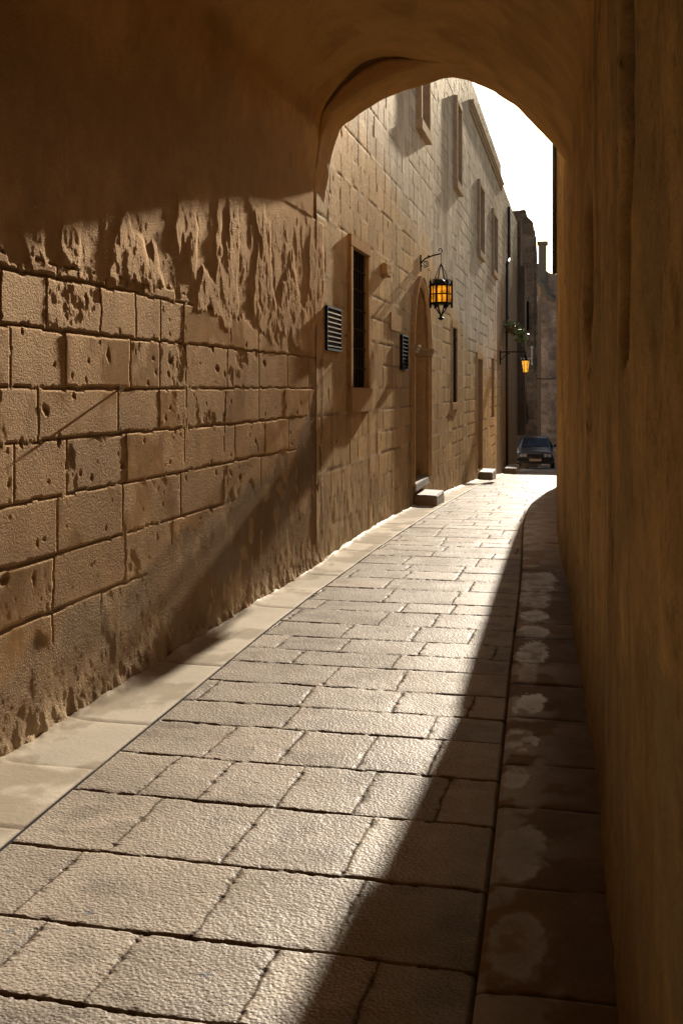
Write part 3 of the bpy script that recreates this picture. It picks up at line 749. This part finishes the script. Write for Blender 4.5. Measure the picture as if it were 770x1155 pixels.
for a, b_ in zip(rr, rr[1:]):
    for i in range(len(inner)-1): bm.faces.new([a[i], a[i+1], b_[i+1], b_[i]])
ring.build('frame', M['trim'], dw)
for sgn in (-1, 1):
    c = mid+sgn*(hw+.095)
    b = MB()
    for k, (hh_, pr) in enumerate(((.035, .075), (.03, .095), (.035, .115))):
        zk = zs-.06+k*.038; b.fbox(c-.10-pr*.3, c+.10+pr*.3, -.15 if 1 else 0, pr, zk, zk+.036)
    b.build('impost', M['trim_pale'], dw, bevel=.004)
g = MB().fbox(mid-hw-.02, mid+hw+.02, -DP-.05, -DP, z0, DAP+.02)
for a_, b_ in ((mid-hw+.08, mid-.05), (mid+.05, mid+hw-.08)):
    for k in range(3): g.fbox(a_, b_, -DP+.001, -DP+.022, z0+.12+k*.62, z0+.66+k*.62)
dl = g.build('door_leaf', M['wood'], dw)
MB().tube([fac(mid+.06, -DP+.02, 1.25), fac(mid+.06, -DP+.07, 1.25)], .03, 12).build('knob', M['iron'], dl)
MB().fbox(mid-hw-.02, mid+hw+.02, -DP, .05, z0-.10, z0+.02).build('threshold', M['step'], dw, bevel=.01)

# free-standing doorsteps
def step(s0, s1, n1, hgt, label):
    y = fac(s0, 0, 0)[1]; g_ = float(gz(y)); g2 = float(gz(fac(s1, 0, 0)[1]))
    b = MB().hexa([fac(s0, .0, g_-.03), fac(s0, n1, g_-.03), fac(s1, n1, g2-.06), fac(s1, .0, g2-.06),
                   fac(s0, .0, g_+hgt), fac(s0, n1, g_+hgt-.01), fac(s1, n1, g_+hgt-.01), fac(s1, .0, g_+hgt)])
    o = b.build('doorstep', M['step'], None, bevel=.012, rough=.003); 
    tag(o, label, 'step', 'stone doorsteps along the house'); return o
step(facS(467.2)-.05, facS(467.2)+.85, .33, .165, 'worn block of grey stone set before the tall arched doorway, nearest of the doorsteps')
step(facS(540)-.1, facS(540)+1.1, .32, .19, 'pale stone step below the narrow square-headed door, past the barred slit window')
step(facS(566.5)+.2, facS(566.5)+2.2, .40, .19, 'small far doorstep in shade near the parked car')

# vents
def vent(px0, px1, y0, y1, depth, label):
    a, b_ = facS(px0), facS(px1); z0, z1 = yz(px0, y1), yz(px0, y0)
    t = thing('louvre_vent', label, 'vent', fac((a+b_)/2, 0, z0), 'wall vents')
    c = MB().fbox(a, b_, .0, depth*.35, z0, z1); 
    w_ = .022
    c.fbox(a, a+w_, depth*.351, depth, z0, z1).fbox(b_-w_, b_, depth*.351, depth, z0, z1).fbox(a+w_, b_-w_, depth*.351, depth, z0, z0+w_).fbox(a+w_, b_-w_, depth*.351, depth, z1-w_, z1)
    c.build('casing', M['vent'], t, bevel=.002)
    n = 8
    for k in range(n):
        zk = z0+.04+(z1-z0-.06)*k/n
        s = MB().fbox(a+w_, b_-w_, depth*.7, depth*.98, zk, zk+.010)
        s.build('slat', M['slat'] if px0 < 400 else M['vent'], t)
vent(366.5, 382.6, 344, 395, .024, 'black louvred vent with white slats on the wall left of the barred window')
vent(450.6, 457.2, 377, 417, .04, 'small dark louvred vent on the wall just before the arched doorway')
s_ = facS(429.5)
b = MB().fbox(s_, s_+.36, 0, .07, yz(429, 310), yz(429, 296)); o = b.build('corbel_stone', M['trim'], None, bevel=.012, rough=.003)
tag(o, 'small square stone block jutting from the wall right of the barred window', 'stone block')
a_ = facS(439.5); b = MB().fbox(a_, a_+.9, 0, .018, yz(440, 372), yz(440, 352)); o = b.build('wall_plaque', M['trim'], None, bevel=.004)
tag(o, 'flat tan stone plaque on the wall above the small dark vent', 'plaque')

# ================================================================== LANTERNS
def spiral(c, r0, turns, n=26, a0=0., dirx=1, shrink=.75):
    pts = []
    for k in range(n+1):
        a = a0+dirx*turns*2*math.pi*k/n; r = r0*(1-shrink*k/n)
        pts.append((c[0]+r*math.cos(a), c[1]+r*math.sin(a)))
    return pts
LS = facS(473.0); LD = facD(473.0)
def lanpt(n, z): return fac(LS, n, z)
zarm = zy(292, LD)
L1 = thing('wall_lantern', 'ornate black iron lantern with amber panes, hung from a scrolled bracket by the arched doorway', 'lantern', fac(LS, 0, zarm-.2), 'lit wall lanterns')
br = MB()
br.tube([lanpt(.015, zarm-.19), lanpt(.015, zarm+.06)], .012, 8)
arm = [(.015, zarm-.12), (.03, zarm-.05), (.08, zarm+.0), (.14, zarm+.028), (.22, zarm+.05), (.28, zarm+.062), (.315, zarm+.075), (.335, zarm+.105), (.325, zarm+.14), (.295, zarm+.148), (.28, zarm+.13), (.29, zarm+.112), (.303, zarm+.12)]
br.tube([lanpt(*p) for p in arm], .013, 8, .007)
sp = spiral((.09, zarm-.075), .055, 1.7, 30, R(200), 1, .8)
br.tube([lanpt(.018, zarm-.12)]+[lanpt(*p) for p in sp], .008, 6)
br.tube([lanpt(.13, zarm+.02), lanpt(.145, zarm+.045)], .018, 8)
br.build('bracket', M['iron'], L1, smooth=True)
lc = lanpt(.318, 0); zc_l = zy(333, LD+.1)
SC = (LD)/F
rot = R(12)
RB = 12.0*SC
def hexp(j, r): a = rot+j*math.pi/3; return (lc[0]+r*math.cos(a), lc[1]+r*math.sin(a))
ch = MB()
zt = zarm+.07
zcrown = zy(300, LD)
k = 0; z = zt
while z > zcrown+.0:
    pts = []
    for j in range(9):
        a = j*math.pi/4; dx = .009*math.cos(a); dz_ = .017*math.sin(a)
        pts.append((lc[0]+(dx if k % 2 else 0), lc[1]+(0 if k % 2 else dx), z-.014+dz_))
    ch.tube(pts, .003, 5); z -= .026; k += 1
ch.build('chain', M['iron'], L1)
zp0, zp1 = zc_l-9.2*SC, zc_l+9.2*SC
cg = MB()
for j in range(6):
    x, y = hexp(j, RB)
    cg.tube([(x, y, zp0-6*SC), (x, y, zp1+6*SC)], .019, 6); cg.tube([(x, y, zp1+6*SC), (x, y, zp1+9.5*SC)], .013, 6, .001)
    x2, y2 = hexp(j+1, RB)
    for zz in (zp0-.012, (zp0+zp1)/2, zp1+.012):
        cg.tube([(x, y, zz), (x2, y2, zz)], (.017 if zz != (zp0+zp1)/2 else .010), 5)
    xm, ym = (x+x2)/2, (y+y2)/2
    cg.tube([(xm, ym, zp0), (xm, ym, zp1)], .009, 5)
    for fr_ in (.25, .5, .75):        # cresting spikes
        xa, ya2 = x+(x2-x)*fr_, y+(y2-y)*fr_
        hgt = 5.5*SC if fr_ != .5 else 8*SC
        cg.tube([(xa, ya2, zp1), (xa, ya2, zp1+hgt)], .006, 5, .001)
        cg.tube([(xa, ya2, zp0), (xa, ya2, zp0-hgt*.6)], .006, 5, .001)
    # crown wires sweeping up to the chain
    pts = [(lc[0]+(x-lc[0])*t_, lc[1]+(y-lc[1])*t_, zp1+u_*SC) for t_, u_ in ((1, 1), (.72, 4.5), (.55, 9), (.45, 13), (.30, 18), (.10, 23), (.0, 25.5))]
    cg.tube(pts, .006, 5)
    pts = [(lc[0]+(x-lc[0])*t_, lc[1]+(y-lc[1])*t_, zp0-u_*SC) for t_, u_ in ((1, 0), (.6, 3), (.5, 6), (.3, 10), (.12, 13), (.05, 17))]
    cg.tube(pts, .009, 5)
    q_ = spiral((.62, 4.5), 2.6, 1.2, 14, 0, 1, .6)
    cg.tube([(lc[0]+(x-lc[0])*p_[0]*(.9+.02*p_[1]), lc[1]+(y-lc[1])*p_[0]*(.9+.02*p_[1]), zp1+(p_[1]+1)*SC) for p_ in [(.62+(a-.62)*.09, b2) for a, b2 in q_]], .005, 4)
cg.prism((lc[0], lc[1], zp0-20*SC), [(.01, 0), (.045, .02), (.05, .035), (.02, .05), (.012, .07)], 10)
cg.prism((lc[0], lc[1], zp0-.03), [(RB*.96, 0), (RB*.96, .02)], 6, rot)
cg.prism((lc[0], lc[1], zp1+.012), [(RB*.96, 0), (RB*.5, .06), (.02, .09)], 6, rot)
cg.build('cage', M['iron'], L1)
for j in range(6):
    x, y = hexp(j, RB*.93); x2, y2 = hexp(j+1, RB*.93)
    b = MB(); ix, iy = hexp(j, RB*.90); ix2, iy2 = hexp(j+1, RB*.90)
    b.hexa([(x, y, zp0), (x2, y2, zp0), (ix2, iy2, zp0), (ix, iy, zp0), (x, y, zp1), (x2, y2, zp1), (ix2, iy2, zp1), (ix, iy, zp1)])
    b.build('pane', M['amber'], L1)

# second lantern on a plain straight arm
S2_ = facS(563.2); D2 = facD(563.2); za2 = zy(397, D2); k2 = D2/F
L2 = thing('wall_lantern', 'small tapered lantern glowing yellow on a straight iron arm far down the street', 'lantern', fac(S2_, 0, za2-.4), 'lit wall lanterns')
b = MB().tube([fac(S2_, .02, za2+.05), fac(S2_, .02, za2-.38)], .022, 6).tube([fac(S2_, .02, za2), fac(S2_, .76, za2)], .02, 6)
b.tube([fac(S2_, .02, za2-.25), fac(S2_, .14, za2-.12), fac(S2_, .30, za2-.03)], .014, 6).tube([fac(S2_, .76, za2), fac(S2_, .76, za2-.12)], .02, 6)
b.build('bracket', M['iron'], L2)
c2 = fac(S2_, .76, 0)
zl1, zl0 = zy(407, D2), zy(420, D2)
b = MB().prism((c2[0], c2[1], zl1), [(.135, 0), (.14, .012), (.10, .06), (.035, .12), (.03, .16)], 6, .2).prism((c2[0], c2[1], zl0-.03), [(.05, 0), (.09, .03)], 6, .2)
for j in range(6):
    a = .2+j*math.pi/3
    b.tube([(c2[0]+.072*math.cos(a), c2[1]+.072*math.sin(a), zl0), (c2[0]+.122*math.cos(a), c2[1]+.122*math.sin(a), zl1)], .008, 5)
b.build('cage', M['iron'], L2)
MB().prism((c2[0], c2[1], zl0), [(.066, 0), (.112, zl1-zl0-.002)], 6, .2).build('pane', M['amber2'], L2)
for j in range(6):
    b = MB(); a = .2+j*math.pi/3; p = (c2[0]+.125*math.cos(a), c2[1]+.125*math.sin(a), zl1+.03)
    b.prism(p, [(.005, 0), (.022, .02), (.02, .04), (.004, .06)], 6)
    b.build('knob', M['white'], L2)

# ================================================================== PLANT
pS = facS(567.5); pD = facD(567.5)
pl_ = thing('hanging_planter', 'trailing potted plant with pale flowers fixed to the wall above the far lantern', 'plant', fac(pS, 0, zy(380, pD)))
zc0 = zy(371, pD)
b = MB().prism(fac(pS+.2, .22, zc0-.12), [(.10, 0), (.15, .18), (.165, .19), (.165, .215), (.14, .215)], 14); b.build('pot', M['terracotta'], pl_)
MB().tube([fac(pS+.2, 0, zc0-.10), fac(pS+.2, .36, zc0-.10)], .012, 6).build('bracket', M['iron'], pl_)
def leaves(n, mat, name, size, dens):
    bmx = MB()
    r = random.Random(len(name)*7+n)
    for _ in range(n):
        t = r.random()**.8
        c = Vector(fac(pS+.2+r.gauss(0, .13), .10+t*.52+r.gauss(0, .07), zc0+.20-t*.48+r.gauss(0, .085)))
        d = Vector((r.gauss(0, 1), r.gauss(0, 1), r.gauss(0, .8))).normalized(); e = d.cross(Vector((r.gauss(0, 1), r.gauss(0, 1), r.gauss(0, 1)))).normalized()
        s_ = size*r.uniform(.6, 1.4)
        bmx.poly([c, c+d*s_*.5+e*s_*.28, c+d*s_, c+d*s_*.5-e*s_*.28])
    return bmx.build(name, mat, pl_)
leaves(420, M['leaf'], 'foliage', .10, 1); tag(leaves(95, M['petal'], 'flowers', .085, 1), kind='stuff'); tag(leaves(5, M['redpetal'], 'orange_flowers', .08, 1), kind='stuff')

# ================================================================== PIPES AND OTHER WALL FITTINGS
ps = facS(572.0)
b = MB().tube([fac(ps, .05, 7.6), fac(ps, .05, zy(292, facD(572)))], .05, 10).tube([fac(ps, .05, zy(292, facD(572))), fac(ps-1.1, .05, zy(300, facD(570)))], .045, 8).tube([fac(ps-1.1, .05, zy(300, facD(570))), fac(ps-1.1, .05, -1.0)], .045, 8)
o = b.build('downpipe', M['pipe'], None, smooth=True); tag(o, 'dark downpipe on the far end of the long stone house', 'pipe')

# right-hand house beyond the arch
rh = thing('corner_house', 'ochre plastered house corner standing just beyond the arch on the right', 'building', (-.3, 13, 0))
yc = np.linspace(0, 1, 40)
b = MB()
b.box(-.50, 3.0, 14.205, 14.9, -.3, 5.2); b.build('side_wall', M['trim'], rh)
b = MB().box(-.1, 3.0, 10.36, 14.2, 4.9, 5.25); b.build('roof', M['trim'], rh)
b = MB().tube([(-.62, 14.12, .6), (-.62, 14.12, 5.2)], .018, 8)
o = MB().tube([(-.600, 13.9, zy(310, 13.8)), (-.598, 13.9, 5.2)], .028, 10).build('downpipe', M['pipe'], None, smooth=True)
tag(o, 'thin dark downpipe on the corner of the ochre wall beyond the arch', 'pipe')
b.bm.free()
# low boundary wall following the bend behind the corner
lw = [(-.60, 15.0), (-.80, 19.5), (-.93, 23), (-.98, 26), (-.75, 28.5), (0, 31.5), (1.5, 36), (3.2, 42), (6, 56)]
lwr = resample(lw, 60); b = MB(); bm = b.bm; pr = []
for i, (x, y) in enumerate(lwr):
    g_ = float(gz(y)); hgt = g_+2.75+(0 if y < 27 else min((y-27)*.35, 3.2)) if y < 34 else g_+6
    pr.append([bm.verts.new(p) for p in ((x, y, g_-.3), (x, y, hgt), (x+.45, y+.05, hgt), (x+.45, y+.05, g_-.3))])
for a, c in zip(pr, pr[1:]):
    for j in range(4): bm.faces.new([a[j], a[(j+1) % 4], c[(j+1) % 4], c[j]])
bm.faces.new(pr[0]); bm.faces.new(pr[-1][::-1])
o = b.build('boundary_wall', M['trim'], None); tag(o, 'curving plastered street wall hidden behind the ochre corner on the right', 'wall')

# ================================================================== FAR BUILDINGS
def wall_grid(name, p0, p1, z0, topf, parent, seed, tint, step_=.07):
    p0, p1 = np.array(p0[:2]), np.array(p1[:2]); L_ = np.linalg.norm(p1-p0); d = (p1-p0)/L_; n = np.array([d[1], -d[0]])
    s = np.arange(0, L_+step_, step_); s[-1] = L_; z = np.arange(z0, 12, step_); S, Z = np.meshgrid(s, z, indexing='ij')
    zbb = list(np.arange(z0-.3, 12.6, .27)); jj = [rand_joints(-1, L_+1, .35, .7) for _ in zbb]
    jd, r1, r2, *_x = courses(S, Z, zbb, jj, .02, seed)
    J__ = 1-sst(.01, .05, jd); h = (r1-.5)*.04-.04*J__+(fbm(S*2, Z*2, seed, 4)-.5)*.08
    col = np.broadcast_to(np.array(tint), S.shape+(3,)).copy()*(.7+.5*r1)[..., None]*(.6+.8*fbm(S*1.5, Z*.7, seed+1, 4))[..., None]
    Zt = np.minimum(Z, topf(S)+(fbm(S*1.3, S*0, seed+4, 3)-.5)*.2)
    keep = (Z[:-1, :-1] <= topf(S[:-1, :-1])+.1)
    V = np.stack([p0[0]+S*d[0]+n[0]*h, p0[1]+S*d[1]+n[1]*h, Zt], -1).reshape(-1, 3)
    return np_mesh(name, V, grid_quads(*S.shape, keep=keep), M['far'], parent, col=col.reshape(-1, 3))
DB = 55.0
zb0 = -2.6
a = P(560, DB); c = P(605.5, DB); LB = np.linalg.norm((c-a)[:2])
def topB(s):
    px = 560+45.5*s/LB
    py = np.interp(px, [560, 592.5, 594.5, 601, 602, 604.5, 605.5], [237.6, 237.6, 246, 251, 262, 268, 290])
    return H+(HY-py)/F*DB
fb = thing('rubble_building', 'dark weathered rubble stone building in shade behind the parked car', 'building', (a[0], a[1], zb0))
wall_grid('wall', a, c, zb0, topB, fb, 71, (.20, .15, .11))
e = c+np.array([-1.2, 9, 0])
wall_grid('side_wall', c, e, zb0, lambda s: 8.2+0*s, fb, 75, (.22, .19, .165), .15)
b = MB().box(a[0]-.2, c[0]-.2, DB*CA+3.5, DB*CA+9, zb0, 7.0).build('core', M['trim'], fb)
# narrow windows on it
for px, y0, y1 in ((594, 340, 372), (592, 455, 478)):
    q0 = P(px-1.8, DB-.1); q1 = P(px+1.8, DB-.1); z0, z1 = zy(y1, DB), zy(y0, DB)
    w = MB().hexa([(q0[0], q0[1], z0), (q1[0], q1[1], z0), (q1[0], q1[1]+.1, z0), (q0[0], q0[1]+.1, z0), (q0[0], q0[1], z1), (q1[0], q1[1], z1), (q1[0], q1[1]+.1, z1), (q0[0], q0[1]+.1, z1)]).build('window', M['glass'], fb)
q0 = P(602.8, DB-1.0)
o = MB().tube([(q0[0], q0[1], zy(420, DB-1)), (q0[0], q0[1], zy(228, DB-1))], .035, 8, .02).build('aerial_mast', M['pipe']); tag(o, 'thin dark vertical mast rising above the rubble building', 'mast')
# white bracket
q0 = P(599.6, DB-.4); k = DB/F
b = MB().tube([(q0[0], q0[1]-.0, zy(412, DB)), (q0[0], q0[1]-.15, zy(410, DB)), (q0[0], q0[1]-.15, zy(394, DB)), (q0[0], q0[1], zy(392, DB))], .03, 6)
b.prism((q0[0], q0[1]-.15, zy(394, DB)), [(.02, 0), (.07, .05), (.07, .1), (.02, .14)], 8).prism((q0[0], q0[1]-.15, zy(412, DB)), [(.02, 0), (.06, .05), (.06, .08), (.02, .12)], 8)
o = b.build('cable_bracket', M['white']); tag(o, 'small white cable bracket on the dark rubble wall right of the far lantern', 'bracket')
DC = 68.
a2 = P(603, DC); c2_ = P(790, DC-6); LC = np.linalg.norm((c2_-a2)[:2])
def topC(s):
    px = 603+187*s/LC
    return H+(HY-np.interp(px, [603, 610, 614, 622, 800], [296, 300, 305, 310, 306]))/F*DC
fc = thing('end_house', 'brown stone house with a square chimney closing the view at the end of the street', 'building', (a2[0], a2[1], -3))
wall_grid('wall', a2, c2_, -3.2, topC, fc, 81, (.50, .34, .24), .1)
q0 = P(606.8, DC-.5); q1 = P(615.6, DC-.5)
chm = MB().box(q0[0], q1[0], q0[1], q0[1]+.6, 7.5, zy(277, DC)).build('chimney', M['far'] if 0 else M['step'], fc)
MB().box(q0[0]-.08, q1[0]+.08, q0[1]-.08, q0[1]+.68, zy(277, DC), zy(273.5, DC)).build('chimney_cap', M['step'], chm)
MB().box(a2[0], c2_[0]+3, a2[1]+3, a2[1]+8, -3, 7).build('core', M['trim'], fc)
# stone moulding stepping down the end house
q0 = P(609, DC-.7)
b = MB(); pts = [P(607, DC-.7, zy(318, DC)), P(611, DC-.7, zy(322, DC)), P(617, DC-.7, zy(334, DC)), P(624, DC-.7, zy(340, DC))]
b.tube([tuple(p) for p in pts], .16, 6).build('string_course', M['step'], fc)
b = MB().tube([tuple(P(606, DB+2, zy(427, DB+2))), tuple(P(615, DB+1, zy(427.6, DB+1))), tuple(P(626, DB-1, zy(427, DB-1)))], .025, 6)
o = b.build('overhead_cable', M['pipe']); tag(o, 'thin dark cable crossing the far end of the street', 'cable')

# ================================================================== PARKED CAR
CD = 50.0; cp = P(603.3, CD); cz = float(gz(cp[1]))
car = thing('parked_car', 'old dark grey saloon car parked in shade at the end of the street', 'car', (cp[0], cp[1], cz))
yaw = -math.atan2(-cp[0], cp[1])*0+R(3.4)
def C_(x, y, z):       # car coords: x to its left, y backwards from the nose
    return (cp[0]+x*math.cos(yaw)-y*math.sin(yaw), cp[1]+x*math.sin(yaw)+y*math.cos(yaw), cz+z)
stations = [  # y, half width, z bottom, z shoulder, z top, top half width
    (0.00, .70, .42, .60, .66, .62), (.06, .78, .30, .66, .74, .66), (.30, .81, .22, .70, .80, .66), (.95, .82, .20, .76, .87, .66), (1.18, .82, .20, .80, .90, .66),
    (1.75, .82, .20, .83, 1.30, .56), (2.0, .82, .20, .84, 1.36, .56), (2.9, .82, .20, .84, 1.35, .55), (3.45, .81, .22, .84, .98, .62), (3.9, .80, .26, .80, .93, .64), (4.02, .74, .36, .72, .84, .62)]
b = MB(); bm = b.bm; rg = []
for y, w_, zb_, zsd, zt_, tw in stations:
    pts = [(-w_*.9, zb_), (-w_, zb_+.10), (-w_, zsd*.8), (-w_*.975, zsd), (-tw, zt_-.03), (-tw*.8, zt_), (0, zt_+.015), (tw*.8, zt_), (tw, zt_-.03), (w_*.975, zsd), (w_, zsd*.8), (w_, zb_+.10), (w_*.9, zb_)]
    rg.append([bm.verts.new(C_(px, y, pz)) for px, pz in pts])
for a, c in zip(rg, rg[1:]):
    for j in range(13): bm.faces.new([a[j], a[(j+1) % 13], c[(j+1) % 13], c[j]])
bm.faces.new(rg[0]); bm.faces.new(rg[-1][::-1])
body = b.build('body', M['paint'], car, smooth=True)
def cbox(x0, x1, y0, y1, z0, z1, name, mat, parent=car, bev=0):
    return MB().hexa([C_(x0, y0, z0), C_(x1, y0, z0), C_(x1, y1, z0), C_(x0, y1, z0), C_(x0, y0, z1), C_(x1, y0, z1), C_(x1, y1, z1), C_(x0, y1, z1)]).build(name, mat, parent, bevel=bev)
g = MB().hexa([C_(-.62, 1.16, .915), C_(.62, 1.16, .915), C_(.62, 1.24, .93), C_(-.62, 1.24, .93), C_(-.535, 1.70, 1.285), C_(.535, 1.70, 1.285), C_(.535, 1.78, 1.29), C_(-.535, 1.78, 1.29)])
g.build('windscreen', M['screen'], car)
for sg in (-1, 1):
    MB().hexa([C_(sg*.815, 1.35, .87), C_(sg*.79, 1.35, .87), C_(sg*.79, 3.3, .87), C_(sg*.815, 3.3, .87), C_(sg*.60, 1.85, 1.27), C_(sg*.57, 1.85, 1.27), C_(sg*.57, 2.95, 1.27), C_(sg*.60, 2.95, 1.27)]).build('side_window', M['screen'], car)
    for off_ in (.60, .44):
        MB().tube([C_(sg*off_, -.03, .60), C_(sg*off_, .04, .60)], .075, 14).build('headlight', M['headglass'], car)
    MB().hexa([C_(sg*.80, 1.30, .92), C_(sg*.96, 1.30, .92), C_(sg*.96, 1.38, .92), C_(sg*.80, 1.38, .92), C_(sg*.82, 1.30, 1.03), C_(sg*.96, 1.30, 1.03), C_(sg*.96, 1.38, 1.03), C_(sg*.82, 1.38, 1.03)]).build('mirror', M['rubber'], car, bevel=.01)
    for yw in (.72, 3.2):
        w = MB().tube([C_(sg*.66, yw, .28), C_(sg*.83, yw, .28)], .28, 20).build('wheel', M['rubber'], car)
        MB().tube([C_(sg*.80, yw, .28), C_(sg*.84, yw, .28)], .16, 14).build('rim', M['chrome'], w)
cbox(-.35, .35, -.035, .03, .54, .66, 'grille', M['rubber'])
cbox(-.80, .80, -.10, .05, .36, .47, 'bumper', M['rubber'], bev=.015)
pl2 = cbox(-.26, .26, -.125, -.105, .36, .46, 'number_plate', M['plate'])
for k in range(6):
    x = -.21+k*.082
    cbox(x, x+.012, -.128, -.1255, .38, .44, 'character', M['rubber'], pl2); 
for j in (-.25, .28):
    MB().tube([C_(j, 1.15, .93), C_(j-.3, 1.20, .955)], .008, 5).build('wiper', M['rubber'], car)

# ================================================================== CAMERA, LIGHT, SKY
cam = bpy.data.cameras.new('camera'); co = bpy.data.objects.new('camera', cam); COL.objects.link(co)
co.location = (0, 0, H); co.rotation_euler = (R(90), 0, AL)
cam.sensor_fit = 'VERTICAL'; cam.sensor_height = 36; cam.lens = F/1155*36
cam.shift_y = -(577.5-HY)/1155; cam.clip_end = 2000; cam.clip_start = .02
scene.camera = co
sun = bpy.data.lights.new('sun', 'SUN'); so = bpy.data.objects.new('sun', sun); COL.objects.link(so)
sun.energy = 5.; sun.angle = R(.53); sun.color = (1., .93, .82)
d = Vector((math.sin(SUN_AZ)*math.cos(SUN_EL), math.cos(SUN_AZ)*math.cos(SUN_EL), math.sin(SUN_EL)))
so.rotation_euler = d.to_track_quat('Z', 'Y').to_euler(); so.location = (0, 20, 30)
wd = bpy.data.worlds.new('World'); scene.world = wd; wd.use_nodes = True; t = wd.node_tree
bg = t.nodes['Background']; sk = t.nodes.new('ShaderNodeTexSky'); sk.sky_type = 'NISHITA'; sk.sun_disc = False
sk.sun_elevation = SUN_EL; sk.sun_rotation = SUN_AZ; sk.dust_density = 2.0
t.links.new(sk.outputs[0], bg.inputs[0]); bg.inputs[1].default_value = .05
scene.view_settings.view_transform = 'Standard'; scene.view_settings.look = 'None'
scene.view_settings.exposure = .98; scene.view_settings.gamma = 1; scene.view_settings.use_curve_mapping = False
cy = scene.cycles
cy.use_denoising = True; cy.denoiser = 'OPENIMAGEDENOISE'; cy.max_bounces = 10; cy.diffuse_bounces = 7; cy.glossy_bounces = 4
cy.sample_clamp_indirect = 10; cy.caustics_reflective = False; cy.caustics_refractive = False
